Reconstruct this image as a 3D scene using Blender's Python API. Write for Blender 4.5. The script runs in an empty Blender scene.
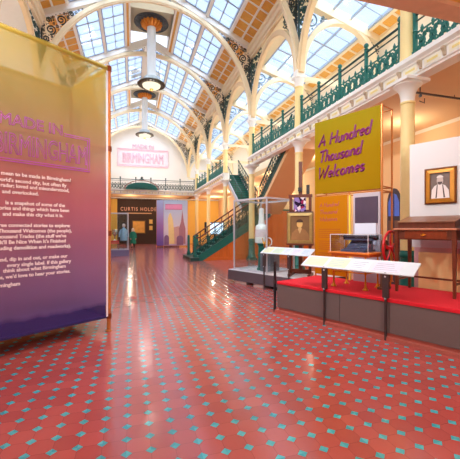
import bpy, bmesh, math, random
from mathutils import Vector, Matrix
PI = math.pi
scn = bpy.context.scene
C = scn.collection
rnd = random.Random(7)

# ------------------------------------------------------------------ materials
def lin(c):
    r = []
    for v in c:
        v /= 255.0
        r.append(v / 12.92 if v <= 0.04045 else ((v + 0.055) / 1.055) ** 2.4)
    return (r[0], r[1], r[2], 1.0)

class NT:
    def __init__(s, m):
        m.use_nodes = True
        s.t = m.node_tree; s.t.nodes.clear()
        s.out = s.n('ShaderNodeOutputMaterial')
    def n(s, ty, **kw):
        o = s.t.nodes.new(ty)
        for k, v in kw.items():
            if k in ('operation', 'blend_type', 'data_type', 'noise_dimensions', 'interpolation', 'gradient_type', 'wave_type', 'bands_direction'):
                setattr(o, k, v)
        return o
    def l(s, a, b): s.t.links.new(a, b)
    def math(s, op, a, b=None, c=None):
        o = s.n('ShaderNodeMath', operation=op)
        for i, v in enumerate((a, b, c)):
            if v is None: continue
            if isinstance(v, (int, float)): o.inputs[i].default_value = v
            else: s.l(v, o.inputs[i])
        return o.outputs[0]
    def mix(s, f, a, b):
        o = s.n('ShaderNodeMix', data_type='RGBA')
        for i, v in ((0, f), (6, a), (7, b)):
            if isinstance(v, (int, float, tuple)): o.inputs[i].default_value = v
            else: s.l(v, o.inputs[i])
        return o.outputs[2]

MC = {}
def mat(name, col, rough=0.5, metal=0.0, var=0.10, scale=6.0, spec=0.5, bump=0.0, coat=0.0, stretch=None):
    if name in MC: return MC[name]
    m = bpy.data.materials.new(name); MC[name] = m
    t = NT(m)
    b = t.n('ShaderNodeBsdfPrincipled')
    b.inputs['Roughness'].default_value = rough
    b.inputs['Metallic'].default_value = metal
    b.inputs['Specular IOR Level'].default_value = spec
    b.inputs['Coat Weight'].default_value = coat
    tc = t.n('ShaderNodeTexCoord'); no = t.n('ShaderNodeTexNoise')
    no.inputs['Scale'].default_value = scale; no.inputs['Detail'].default_value = 3
    if stretch:
        mp = t.n('ShaderNodeMapping'); mp.inputs['Scale'].default_value = stretch
        t.l(tc.outputs['Object'], mp.inputs[0]); t.l(mp.outputs[0], no.inputs['Vector'])
    else:
        t.l(tc.outputs['Object'], no.inputs['Vector'])
    c = lin(col)
    lo = tuple(v * (1 - var) for v in c[:3]) + (1,); hi = tuple(min(1, v * (1 + var)) for v in c[:3]) + (1,)
    t.l(t.mix(no.outputs[0], lo, hi), b.inputs['Base Color'])
    if bump:
        bp = t.n('ShaderNodeBump'); bp.inputs['Strength'].default_value = bump
        t.l(no.outputs[0], bp.inputs['Height']); t.l(bp.outputs[0], b.inputs['Normal'])
    t.l(b.outputs[0], t.out.inputs[0])
    return m

def mat_emit(name, col, strength):
    if name in MC: return MC[name]
    m = bpy.data.materials.new(name); MC[name] = m
    t = NT(m); e = t.n('ShaderNodeEmission'); e.inputs[0].default_value = lin(col); e.inputs[1].default_value = strength
    t.l(e.outputs[0], t.out.inputs[0]); return m

def mat_glass(name, tint=(235, 245, 250), refl=0.10, rough=0.02):
    if name in MC: return MC[name]
    m = bpy.data.materials.new(name); MC[name] = m
    t = NT(m)
    tr = t.n('ShaderNodeBsdfTransparent'); tr.inputs[0].default_value = lin(tint)
    g = t.n('ShaderNodeBsdfGlossy'); g.inputs['Roughness'].default_value = rough
    lw = t.n('ShaderNodeLayerWeight'); lw.inputs[0].default_value = 0.25
    mx = t.n('ShaderNodeMixShader')
    t.l(t.math('MULTIPLY_ADD', lw.outputs[1], 0.25, refl), mx.inputs[0])
    t.l(tr.outputs[0], mx.inputs[1]); t.l(g.outputs[0], mx.inputs[2]); t.l(mx.outputs[0], t.out.inputs[0])
    return m

def mat_fabric(name, stops, z0, z1, see=0.4, xmix=None):
    """sheer printed cloth, colour graded by height over the cloth itself"""
    if name in MC: return MC[name]
    m = bpy.data.materials.new(name); MC[name] = m
    t = NT(m)
    tc = t.n('ShaderNodeTexCoord'); sx = t.n('ShaderNodeSeparateXYZ'); t.l(tc.outputs['Object'], sx.inputs[0])
    no = t.n('ShaderNodeTexNoise'); no.inputs['Scale'].default_value = 1.3; no.inputs['Detail'].default_value = 2
    mp = t.n('ShaderNodeMapping'); mp.inputs['Scale'].default_value = (3.0, 3.0, 0.35)
    t.l(tc.outputs['Object'], mp.inputs[0]); t.l(mp.outputs[0], no.inputs['Vector'])
    zz = t.math('ADD', sx.outputs[2], t.math('MULTIPLY', t.math('SUBTRACT', no.outputs[0], 0.5), 0.10))
    f = t.math('DIVIDE', t.math('SUBTRACT', zz, z0), z1 - z0)
    cr = t.n('ShaderNodeValToRGB'); t.l(f, cr.inputs[0])
    e = cr.color_ramp.elements
    while len(e) < len(stops): e.new(0.5)
    for i, (p, c) in enumerate(stops):
        e[i].position = p; e[i].color = lin(c)
    d = t.n('ShaderNodeBsdfDiffuse'); tl = t.n('ShaderNodeBsdfTranslucent')
    t.l(cr.outputs[0], d.inputs[0]); t.l(cr.outputs[0], tl.inputs[0])
    m1 = t.n('ShaderNodeMixShader'); m1.inputs[0].default_value = 0.45
    t.l(d.outputs[0], m1.inputs[1]); t.l(tl.outputs[0], m1.inputs[2])
    tr = t.n('ShaderNodeBsdfTransparent')
    t.l(t.mix(0.5, (1, 1, 1, 1), cr.outputs[0]), tr.inputs[0])
    m2 = t.n('ShaderNodeMixShader'); m2.inputs[0].default_value = see
    t.l(m1.outputs[0], m2.inputs[1]); t.l(tr.outputs[0], m2.inputs[2]); t.l(m2.outputs[0], t.out.inputs[0])
    return m

def mat_floor():
    m = bpy.data.materials.new('encaustic floor tiles'); t = NT(m)
    S = 0.1726
    tc = t.n('ShaderNodeTexCoord'); sx = t.n('ShaderNodeSeparateXYZ'); t.l(tc.outputs['Object'], sx.inputs[0])
    px = t.math('ADD', t.math('DIVIDE', sx.outputs[0], S), 0.2276 + 200)
    py = t.math('ADD', t.math('DIVIDE', sx.outputs[1], S), 200 - 18.49)
    fx = t.math('ABSOLUTE', t.math('SUBTRACT', t.math('FRACT', t.math('ADD', px, 0.5)), 0.5))
    fy = t.math('ABSOLUTE', t.math('SUBTRACT', t.math('FRACT', t.math('ADD', py, 0.5)), 0.5))
    man = t.math('ADD', fx, fy)
    dot = t.math('LESS_THAN', man, 0.232)
    g1 = t.math('LESS_THAN', t.math('ABSOLUTE', t.math('SUBTRACT', man, 0.244)), 0.014)
    g2 = t.math('MULTIPLY', t.math('LESS_THAN', t.math('MINIMUM', fx, fy), 0.012), t.math('GREATER_THAN', man, 0.244))
    grout = t.math('MAXIMUM', g1, g2)
    cx = t.n('ShaderNodeCombineXYZ'); t.l(t.math('FLOOR', px), cx.inputs[0]); t.l(t.math('FLOOR', py), cx.inputs[1])
    wn = t.n('ShaderNodeTexWhiteNoise'); t.l(cx.outputs[0], wn.inputs['Vector'])
    no = t.n('ShaderNodeTexNoise'); no.inputs['Scale'].default_value = 0.8; no.inputs['Detail'].default_value = 4
    t.l(tc.outputs['Object'], no.inputs['Vector'])
    red = t.mix(wn.outputs[0], lin((162, 73, 69)), lin((182, 86, 81)))
    red = t.mix(t.math('MULTIPLY', no.outputs[0], 0.5), red, lin((176, 84, 80)))
    teal = t.mix(wn.outputs[0], lin((52, 150, 166)), lin((82, 178, 190)))
    col = t.mix(dot, red, teal)
    col = t.mix(t.math('MULTIPLY', grout, 0.55), col, lin((120, 60, 55)))
    b = t.n('ShaderNodeBsdfPrincipled')
    t.l(col, b.inputs['Base Color'])
    n2 = t.n('ShaderNodeTexNoise'); n2.inputs['Scale'].default_value = 3.0
    t.l(tc.outputs['Object'], n2.inputs['Vector'])
    t.l(t.math('MULTIPLY_ADD', n2.outputs[0], 0.12, 0.10), b.inputs['Roughness'])
    b.inputs['Specular IOR Level'].default_value = 0.95
    n3 = t.n('ShaderNodeTexNoise'); n3.inputs['Scale'].default_value = 9.0
    t.l(tc.outputs['Object'], n3.inputs['Vector'])
    h = t.math('SUBTRACT', t.math('ADD', t.math('MULTIPLY', wn.outputs[0], 0.25), n3.outputs[0]), grout)
    bp = t.n('ShaderNodeBump'); bp.inputs['Strength'].default_value = 0.22; bp.inputs['Distance'].default_value = 0.012
    t.l(h, bp.inputs['Height']); t.l(bp.outputs[0], b.inputs['Normal'])
    t.l(b.outputs[0], t.out.inputs[0]); return m

SHAFT = mat('buttermilk painted iron', (246, 220, 152), 0.45, var=0.04)
CREAM = mat('cream painted iron', (244, 228, 192), 0.45, var=0.04)
WHITE = mat('white painted iron', (240, 238, 232), 0.5, var=0.03)
WALLW = mat('white plaster', (240, 238, 235), 0.85, var=0.03, scale=1.5)
OFFW = mat('warm white plaster', (242, 232, 210), 0.85, var=0.03, scale=1.5)
TAN = mat('tan plaster', (230, 192, 144), 0.85, var=0.06, scale=1.0)
YELW = mat('golden plaster', (240, 196, 96), 0.85, var=0.08, scale=1.0)
ORWD = mat('orange pine boards', (230, 172, 78), 0.55, var=0.22, scale=5, stretch=(1, 6, 1))
ORWD2 = mat('orange varnished panelling', (206, 104, 34), 0.4, var=0.25, scale=4, stretch=(5, 5, 0.6))
SKYF = mat('pale blue glazing bars', (168, 184, 206), 0.6, var=0.03)
DKSC = mat('dark bronze scrollwork', (44, 54, 50), 0.45, var=0.3, scale=9)
TEAL = mat('teal painted iron', (8, 104, 94), 0.4, var=0.2, scale=8)
TEALD = mat('dark teal painted iron', (6, 62, 58), 0.4, var=0.2, scale=8)
BLUESC = mat('blue grey scrollwork', (92, 122, 134), 0.5, var=0.2)
SKYGL = mat_glass('skylight glass', (238, 246, 255), 0.02, 0.1)
GLASS = mat_glass('case glass', (247, 252, 253), 0.015, 0.01)
ACRYL = mat_glass('acrylic cover', (240, 244, 248), 0.03, 0.02)
STEEL = mat('brushed grey metal', (196, 196, 206), 0.4, 0.25, var=0.05)
PLIN = mat('mauve grey laminate', (106, 92, 93), 0.55, var=0.05, scale=20)
PLTOP = mat('pale grey laminate', (206, 206, 214), 0.5, var=0.03)
REDF = mat('red felt', (206, 18, 40), 0.9, var=0.12, scale=30)
DKPOST = mat('dark brown powder coat', (64, 48, 50), 0.5, var=0.08)
COPP = mat('copper tube', (208, 130, 68), 0.3, 0.45, var=0.1)
BRASS = mat('polished brass', (220, 150, 50), 0.28, 0.85, var=0.12)
GILT = mat('gilt wood', (196, 132, 44), 0.4, 0.35, var=0.22, scale=14)
DKWD = mat('dark mahogany', (104, 46, 26), 0.4, var=0.3, scale=5, stretch=(1, 1, 8))
MAHO = mat('reddish mahogany', (98, 48, 32), 0.38, var=0.3, scale=4, stretch=(8, 1, 1))
BLACK = mat('black enamel', (28, 28, 34), 0.35, var=0.1)
NAVY = mat('dark blue enamel', (44, 48, 74), 0.35, var=0.15)
PAPER = mat('white paper', (242, 244, 246), 0.8, var=0.02)
PRINT = mat('printed panel', (206, 214, 224), 0.45, var=0.03)
DARKW = mat('dark brown painted wall', (62, 44, 36), 0.8, var=0.1, scale=2)

# ------------------------------------------------------------------ mesh builder
class MB:
    def __init__(s): s.v = []; s.f = []; s.p = []
    def add(s, vs, fs):
        o = len(s.v); s.p.append((len(s.v), len(s.f), len(vs), len(fs))); s.v += [tuple(v) for v in vs]; s.f += [tuple(i + o for i in f) for f in fs]; return s
    def hexa(s, p):
        return s.add(p, [(3, 2, 1, 0), (4, 5, 6, 7), (0, 1, 5, 4), (1, 2, 6, 5), (2, 3, 7, 6), (3, 0, 4, 7)])
    def box(s, x0, x1, y0, y1, z0, z1):
        return s.hexa([(x0, y0, z0), (x1, y0, z0), (x1, y1, z0), (x0, y1, z0), (x0, y0, z1), (x1, y0, z1), (x1, y1, z1), (x0, y1, z1)])
    def bbox(s, x0, x1, y0, y1, z0, z1, b=0.008):
        """box with chamfered vertical and top edges"""
        def ring(i, z): return [(x0 + i + b * q[0], y0 + i + b * q[1], z) if 0 else None for q in ()]
        P = []
        for z, i in ((z0, 0), (z1 - b, 0), (z1, b)):
            P.append([(x0 + i + b, y0 + i, z), (x1 - i - b, y0 + i, z), (x1 - i, y0 + i + b, z), (x1 - i, y1 - i - b, z),
                      (x1 - i - b, y1 - i, z), (x0 + i + b, y1 - i, z), (x0 + i, y1 - i - b, z), (x0 + i, y0 + i + b, z)])
        vs = P[0] + P[1] + P[2]; fs = [tuple(range(7, -1, -1)), tuple(range(16, 24))]
        for r in (0, 8):
            for k in range(8):
                k2 = (k + 1) % 8; fs.append((r + k, r + k2, r + 8 + k2, r + 8 + k))
        return s.add(vs, fs)
    def beam(s, a, b, w, h, up=(0, 0, 1)):
        a = Vector(a); b = Vector(b); d = (b - a).normalized(); up = Vector(up)
        if abs(d.dot(up)) > 0.99: up = Vector((0, 1, 0))
        x = d.cross(up).normalized() * (w / 2); y = x.cross(d).normalized() * (h / 2)
        return s.hexa([a - x - y, a + x - y, a + x + y, a - x + y, b - x - y, b + x - y, b + x + y, b - x + y])
    def tube(s, pts, r, n=6, closed=False):
        pts = [Vector(p) for p in pts]; m = len(pts); rs = r if isinstance(r, (list, tuple)) else [r] * m
        vs = []; prev = None
        for i, p in enumerate(pts):
            if closed: d = pts[(i + 1) % m] - pts[i - 1]
            else: d = pts[min(i + 1, m - 1)] - pts[max(i - 1, 0)]
            d = d.normalized() if d.length > 1e-9 else Vector((0, 0, 1))
            if prev is None:
                u = Vector((0, 0, 1)) if abs(d.z) < 0.9 else Vector((1, 0, 0))
            else: u = prev
            u = u - d * u.dot(d)
            if u.length < 1e-6: u = d.orthogonal()
            u.normalize(); prev = u; w = d.cross(u)
            for k in range(n):
                a = 2 * PI * k / n + PI / n
                vs.append(p + (u * math.cos(a) + w * math.sin(a)) * rs[i])
        fs = []
        for i in range(m if closed else m - 1):
            j = (i + 1) % m
            for k in range(n):
                k2 = (k + 1) % n; fs.append((i * n + k, i * n + k2, j * n + k2, j * n + k))
        if not closed:
            fs.append(tuple(range(n - 1, -1, -1))); fs.append(tuple((m - 1) * n + k for k in range(n)))
        return s.add(vs, fs)
    def lathe(s, prof, n=16, c=(0, 0, 0), M=None):
        vs = []; fs = []
        for r, z in prof:
            for k in range(n):
                a = 2 * PI * k / n
                q = Vector((r * math.cos(a), r * math.sin(a), z))
                if M: q = M @ q
                vs.append((c[0] + q.x, c[1] + q.y, c[2] + q.z))
        for i in range(len(prof) - 1):
            for k in range(n):
                k2 = (k + 1) % n; fs.append((i * n + k, i * n + k2, i * n + n + k2, i * n + n + k))
        if prof[0][0] > 1e-5: fs.append(tuple(range(n - 1, -1, -1)))
        if prof[-1][0] > 1e-5: fs.append(tuple((len(prof) - 1) * n + k for k in range(n)))
        return s.add(vs, fs)
    def ball(s, c, r, n=10, sz=1.0):
        return s.lathe([(max(1e-6, r * math.sin(PI * i / 6)), -r * sz * math.cos(PI * i / 6)) for i in range(7)], n, c)
    def prism(s, poly, y0, y1, f=None):
        """polygon in x,z pushed along y"""
        f = f or (lambda x, y, z: (x, y, z)); m = len(poly)
        vs = [f(x, y0, z) for x, z in poly] + [f(x, y1, z) for x, z in poly]
        fs = [tuple(range(m - 1, -1, -1)), tuple(range(m, 2 * m))]
        for k in range(m):
            k2 = (k + 1) % m; fs.append((k, k2, m + k2, m + k))
        return s.add(vs, fs)
    def band(s, inn, out, y0, y1):
        """curved bar between two polylines in x,z"""
        m = len(inn); vs = []
        for (a, b) in zip(inn, out):
            vs += [(a[0], y0, a[1]), (b[0], y0, b[1]), (b[0], y1, b[1]), (a[0], y1, a[1])]
        fs = [(3, 2, 1, 0), tuple(4 * (m - 1) + k for k in range(4))]
        for i in range(m - 1):
            o = 4 * i
            for k in range(4):
                k2 = (k + 1) % 4; fs.append((o + k, o + k2, o + 4 + k2, o + 4 + k))
        return s.add(vs, fs)
    def build(s, name, m, parent=None, smooth=False, loc=None, rz=None, kind=None):
        me = bpy.data.meshes.new(name); me.from_pydata(s.v, [], s.f); me.validate()
        bm = bmesh.new(); bm.from_mesh(me); bmesh.ops.recalc_face_normals(bm, faces=bm.faces); bm.to_mesh(me); bm.free()
        if smooth: me.polygons.foreach_set('use_smooth', [True] * len(me.polygons))
        for q in (m if isinstance(m, list) else [m]): me.materials.append(q)
        o = bpy.data.objects.new(name, me); C.objects.link(o)
        if smooth:
            try: me.set_sharp_from_angle(angle=math.radians(40))
            except Exception: pass
        if parent: o.parent = parent
        if loc: o.location = loc
        if rz is not None: o.rotation_euler[2] = rz
        if kind: o['kind'] = kind
        return o

def split(b, name, m, parent, smooth=False, per=1):
    """one object for every `per` shapes collected in b"""
    out = []
    for i in range(0, len(b.p), per):
        q = MB()
        for (v0, f0, nv, nf) in b.p[i:i + per]:
            o = len(q.v); q.v += b.v[v0:v0 + nv]; q.f += [tuple(k - v0 + o for k in f) for f in b.f[f0:f0 + nf]]
        out.append(q.build(name, m, parent, smooth))
    return out
def thing(name, label, cat, loc=(0, 0, 0), rz=0.0, group=None):
    o = bpy.data.objects.new(name, None); C.objects.link(o); o.empty_display_size = 0.2
    o.location = loc; o.rotation_euler = (0, 0, rz); return tag(o, label, cat, group)
def tag(o, label, cat, group=None):
    o['label'] = label; o['category'] = cat
    if group: o['group'] = group
    return o
def struct(name, loc=(0, 0, 0)):
    o = bpy.data.objects.new(name, None); C.objects.link(o); o.location = loc; o['kind'] = 'structure'; return o
def dup(root, loc=None, rz=None, label=None, scale=None, skip=()):
    def cp(o, par):
        c = o.copy(); C.objects.link(c)
        if par: c.parent = par
        for ch in list(o.children):
            if ch.name.split('.')[0] not in skip: cp(ch, c)
        return c
    r = cp(root, None)
    if loc: r.location = loc
    if rz is not None: r.rotation_euler = (0, 0, rz)
    if scale: r.scale = scale
    if label: r['label'] = label
    return r

def text_mesh(body, size, m, parent, name='lettering', M=None, outline=0.0, bold=0.0, xs=1.0, shear=0.0, align='LEFT', depth=0.002, sp=1.0):
    cu = bpy.data.curves.new(name, 'FONT'); cu.body = body; cu.size = size; cu.align_x = align
    cu.shear = shear; cu.space_character = sp; cu.resolution_u = 3
    if outline:
        cu.fill_mode = 'NONE'; cu.bevel_depth = outline; cu.bevel_resolution = 0
    else:
        cu.extrude = depth; cu.offset = bold
    o = bpy.data.objects.new(name + '_c', cu); C.objects.link(o)
    dg = bpy.context.evaluated_depsgraph_get(); dg.update()
    me = bpy.data.meshes.new_from_object(o.evaluated_get(dg))
    bpy.data.objects.remove(o); bpy.data.curves.remove(cu)
    me.name = name; me.materials.clear(); me.materials.append(m)
    # text lies in local x (reading), z (up), facing -y
    T = Matrix(((xs, 0, 0, 0), (0, 0, -1, 0), (0, 1, 0, 0), (0, 0, 0, 1)))
    me.transform((M or Matrix()) @ T)
    t = bpy.data.objects.new(name, me); C.objects.link(t)
    if parent: t.parent = parent
    return t

def spiral(cx, cz, r, turns=1.6, a0=0.0, sgn=1, n=16, rmin=0.18):
    out = []
    for i in range(n + 1):
        f = i / n; rr = r * (1 - (1 - rmin) * f); a = a0 + sgn * f * turns * 2 * PI
        out.append((cx + rr * math.cos(a), cz + rr * math.sin(a)))
    return out
def pack(inside, x0, x1, z0, z1, radii, seed=1, tries=500):
    R = random.Random(seed); cs = []
    for r in radii:
        for _ in range(tries):
            x = R.uniform(x0, x1); z = R.uniform(z0, z1)
            if all(inside(x + r * math.cos(a * PI / 5), z + r * math.sin(a * PI / 5)) for a in range(10)) and \
               all(math.hypot(x - c[0], z - c[1]) > (r + c[2]) * 0.98 for c in cs): cs.append((x, z, r))
    return cs
def scroll_mesh(circles, th=0.03, seed=1, y=0.0, n=4):
    b = MB(); R = random.Random(seed)
    for x, z, r in circles:
        t = min(th, r * 0.22)
        pts = spiral(x, z, r * 0.94, R.uniform(1.3, 1.8), R.uniform(0, 6.28), R.choice((-1, 1)), n=max(10, int(60 * r)) if r < 0.4 else 22)
        b.tube([(p[0], y, p[1]) for p in pts], t, n)
    return b

# ------------------------------------------------------------------ hall geometry
XC = 1.05; HS = 5.05; XR = XC + HS; XL = XC - HS
YK = [6.28 + 5.25 * k for k in range(-2, 7)]        # columns / ribs
YN, YF = -4.5, 38.5
FR = 6.05; FL = XC - (FR - XC)                       # balcony fascia faces
ZB, ZT = 5.0, 5.45
XWR, XWL = 9.8, XC - (9.8 - XC)
SPR = 7.5
def zr(x): return 13.66 - 0.46 * abs(x - XC)
def za(x): return 9.45 + 0.3 * (9.8 - x)            # aisle roof (right)

# floor
fl = MB(); fl.box(XWL, XWR, YN, YF, -0.1, 0.0); fl.build('floor', mat_floor(), kind='structure')

# outer walls
w = MB(); w.box(XWR, XWR + 0.3, YN, YF, 0, ZB); w.build('wall_right', TAN, kind='structure')
w = MB(); w.box(XWR, XWR + 0.3, YN, YF, ZB, 9.6); w.build('wall_right_upper', OFFW, kind='structure')
w = MB(); w.box(XWL - 0.3, XWL, YN, YF, 0, 9.6); w.build('wall_left', TAN, kind='structure')
w = MB(); w.prism([(XWL, 0), (XWR, 0), (XWR, 9.5), (XR, 11.35), (XC, 13.75), (XL, 11.35), (XWL, 9.5)], YN - 0.3, YN)
w.build('wall_near', WALLW, kind='structure')
w = MB(); w.prism([(XWL, ZB - 0.05), (XWR, ZB - 0.05), (XWR, 9.5), (XR, 11.35), (XC, 13.75), (XL, 11.35), (XWL, 9.5)], YF, YF + 0.3)
w.build('wall_far', WALLW, kind='structure')
w = MB()
w.box(XWL, -1.55, YF, YF + 0.3, 0, ZB); w.box(5.2, XWR, YF, YF + 0.3, 0, ZB)
w.build('wall_far_lower', YELW, kind='structure')
# darker exhibition wall in the end archway
w = MB(); w.box(-1.55, 5.2, YF, YF + 0.3, 0, ZB); w.build('wall_far_recess', DARKW, kind='structure')
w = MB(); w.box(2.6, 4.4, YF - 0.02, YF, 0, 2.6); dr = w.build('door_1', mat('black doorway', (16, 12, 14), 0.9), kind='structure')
b = MB(); b.box(2.5, 2.6, YF - 0.06, YF, 0, 2.7); b.box(4.4, 4.5, YF - 0.06, YF, 0, 2.7); b.box(2.6, 4.4, YF - 0.06, YF, 2.6, 2.7)
b.build('door_frame', mat('charcoal paint', (38, 28, 28), 0.7), dr)

# ------------------------------------------------------------------ roof
def slopebox(b, x0, x1, y0, y1, o0, o1, f=zr):
    b.hexa([(x0, y0, f(x0) + o0), (x1, y0, f(x1) + o0), (x1, y1, f(x1) + o0), (x0, y1, f(x0) + o0),
            (x0, y0, f(x0) + o1), (x1, y0, f(x1) + o1), (x1, y1, f(x1) + o1), (x0, y1, f(x0) + o1)])
roof = struct('ceiling')
wb = MB(); ob = MB()
for s in (1, -1):
    X = lambda d: XC + s * d
    def sb(bb, d0, d1, y0, y1, o0, o1):
        a, c = sorted((X(d0), X(d1))); slopebox(bb, a, c, y0, y1, o0, o1)
    sb(wb, 1.34, 1.46, YN, YF, -0.08, 0.15)
    sb(wb, 2.54, 2.66, YN, YF, -0.10, 0.15)
    sb(wb, 3.80, 3.92, YN, YF, -0.10, 0.15)
    sb(ob, 3.92, 5.02, YN, YF, 0.0, 0.15)
    sb(wb, 4.43, 4.51, YN, YF, -0.035, 0.02)
    sb(wb, 4.96, 5.06, YN, YF, -0.06, 0.15)
    for i in range(len(YK)):
        y = YK[i]
        sb(wb, 0.0, 5.05, y - 0.12, y + 0.12, -0.30, 0.15)
        yb = YK[i + 1] if i < len(YK) - 1 else YF
        if i in (4, 6):
            a_, c_ = sorted((X(0.0), X(1.22))); wb.box(a_, c_, y, yb, 14.15, 14.3)
            a_, c_ = sorted((X(1.12), X(1.22))); wb.box(a_, c_, y, yb, 13.08, 14.16)
            sb(ob, 1.12, 1.40, y + 0.12, yb - 0.12, -0.01, 0.15)
        else:
            sb(wb, 0.0, 0.36, y, yb, -0.06, 0.15)
            if i == len(YK) - 1: sb(wb, 0.36, 1.4, y, yb, 0, 0.1)
        if i < len(YK) - 1:
            for q in range(1, 8):
                yy = y + 5.25 * q / 8
                wd = 0.09 if q % 2 == 0 else 0.035
                sb(wb, 3.92, 5.0, yy - wd / 2, yy + wd / 2, -0.03, 0.02)
wb.build('rafters', WHITE, roof); ob.build('boards', ORWD, roof)

# hall skylights: one window per bay and side, each with two sashes
wn = 0
def hall_window(y0, y1, s, up):
    global wn
    wn += 1
    r = struct('window_%d' % wn)
    for d0, d1 in (((0.36, 1.34),) if up else ()) + ((1.46, 2.54), (2.66, 3.80)):
        fb = MB(); a, c = sorted((XC + s * d0, XC + s * d1)); mid = (a + c) / 2
        slopebox(fb, a, a + 0.05, y0, y1, -0.02, 0.10); slopebox(fb, c - 0.05, c, y0, y1, -0.02, 0.10)
        slopebox(fb, mid - 0.02, mid + 0.02, y0, y1, 0.0, 0.09)
        for q in range(7):
            yy = y0 + (y1 - y0) * q / 6; wd = 0.10 if q % 2 == 0 else 0.04
            slopebox(fb, a + 0.05, c - 0.05, yy - wd / 2, yy + wd / 2, 0.0, 0.09)
        fr = fb.build('window_frame', SKYF, r)
        pb = MB(); slopebox(pb, a + 0.02, c - 0.02, y0, y1, 0.045, 0.055); pb.build('pane', SKYGL, fr)
for i in range(len(YK)):
    y0 = YK[i] + 0.17; y1 = (YK[i + 1] if i + 1 < len(YK) else YF + 0.1) - 0.17
    if y1 - y0 < 0.8:
        b = MB()
        for s in (1, -1):
            a, c = sorted((XC + s * 1.4, XC + s * 3.85)); slopebox(b, a, c, YK[i], YF, 0, 0.1)
        b.build('end_boards', WHITE, roof); continue
    for s in (1, -1): hall_window(y0, y1, s, i not in (4, 6))

# right aisle roof
ar = struct('ceiling_aisle'); wb = MB(); ob = MB()
slopebox(wb, XR, 6.75, YN, YF, 0, 0.15, za); slopebox(ob, 9.22, 9.68, YN, YF, 0, 0.15, za); slopebox(wb, 9.14, 9.24, YN, YF, -0.06, 0.15, za)
slopebox(wb, 9.66, 9.8, YN, YF, -0.12, 0.15, za)
for i, y in enumerate(YK):
    slopebox(wb, XR, 9.8, y - 0.14, y + 0.14, -0.28, 0.15, za)
    for q in range(1, 8): slopebox(wb, 9.22, 9.68, y + 5.25 * q / 8 - 0.05, y + 5.25 * q / 8 + 0.05, -0.03, 0.02, za)
wb.build('rafters', CREAM, ar); ob.build('boards', ORWD, ar)
for i in range(len(YK)):
    y0 = YK[i] + 0.14; y1 = (YK[i + 1] if i + 1 < len(YK) else YF) - 0.14
    if y1 - y0 < 0.3: continue
    wn += 1; r = struct('window_%d' % wn)
    fb = MB(); slopebox(fb, 6.75, 6.81, y0, y1, -0.02, 0.1, za); slopebox(fb, 9.08, 9.14, y0, y1, -0.02, 0.1, za)
    for xx in (7.53, 8.31): slopebox(fb, xx - 0.025, xx + 0.025, y0, y1, 0, 0.09, za)
    for q in range(1, 6):
        yy = y0 + (y1 - y0) * q / 6; wd = 0.10 if q % 2 == 0 else 0.04
        slopebox(fb, 6.8, 9.1, yy - wd / 2, yy + wd / 2, 0, 0.09, za)
    fr = fb.build('window_frame', SKYF, r); pb = MB(); slopebox(pb, 6.78, 9.1, y0, y1, 0.045, 0.055, za); pb.build('pane', SKYGL, fr)
# left aisle roof (plain boards, out of sight behind the banner)
b = MB(); b.hexa([(XWL, YN, 9.45), (XL, YN, 10.55), (XL, YF, 10.55), (XWL, YF, 9.45), (XWL, YN, 9.6), (XL, YN, 10.7), (XL, YF, 10.7), (XWL, YF, 9.6)])
b.build('ceiling_left_aisle', WHITE, kind='structure')

# clerestory cornice, both sides
tn = 0
def cornice(s):
    global tn
    tn += 1
    r = struct('trim_%d' % tn)
    f = lambda d: XC + s * d
    b = MB()
    prof = [(4.93, 10.62), (4.93, 10.72), (4.86, 10.76), (4.86, 10.98), (4.78, 11.04), (4.78, 11.22), (5.15, 11.38), (5.25, 11.38), (5.25, 10.62)]
    b.prism([(f(d), z) for d, z in prof], YN, YF); b.build('cornice', CREAM, r)
cornice(1); cornice(-1)

# ------------------------------------------------------------------ balconies (right, left, end, near)
def fascia_prof(): # d inward positive toward hall, z
    return [(0.0, ZB), (0.0, ZB + 0.04), (0.04, ZB + 0.06), (0.04, ZB + 0.25), (0.08, ZB + 0.27), (0.08, ZB + 0.30), (0.15, ZB + 0.35), (0.15, ZT - 0.01), (0.14, ZT), (-0.30, ZT), (-0.30, ZB)]
BR = MB()
BR.prism([(0.04, ZB + 0.08), (0.07, ZB + 0.09), (0.085, ZB + 0.16), (0.13, ZB + 0.22), (0.13, ZB + 0.26), (0.04, ZB + 0.26)], -0.03, 0.03)
def fascia(name, loc, rz, L, step=5.25 / 9):
    """local x points into the hall, local y runs along; origin on the face line"""
    r = struct(name, loc); r.rotation_euler = (0, 0, rz)
    b = MB(); b.prism(fascia_prof(), 0, L); b.build('entablature', WHITE, r)
    n = int(L / step)
    pb = MB()
    for i in range(n):
        y0 = i * step + 0.09; y1 = (i + 1) * step - 0.09
        pb.box(0.04, 0.05, y0, y1, ZB + 0.09, ZB + 0.23)
        
    pb.build('panel', mat('pale ivory paint', (240, 234, 212), 0.5, var=0.03), r)
    pb = MB()
    for i in range(n): pb.box(0.05, 0.058, i * step + 0.16, (i + 1) * step - 0.16, ZB + 0.135, ZB + 0.185)
    pb.build('inset', mat('straw yellow paint', (236, 216, 140), 0.5, var=0.04), r)
    first = None
    for i in range(n + 1):
        if first is None:
            first = BR.build('bracket', mat('bronze brown bracket', (196, 176, 150), 0.45, var=0.2), r); o = first
        else:
            o = first.copy(); C.objects.link(o)
        o.parent = r; o.location = (0, i * step, 0)
    return r
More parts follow.
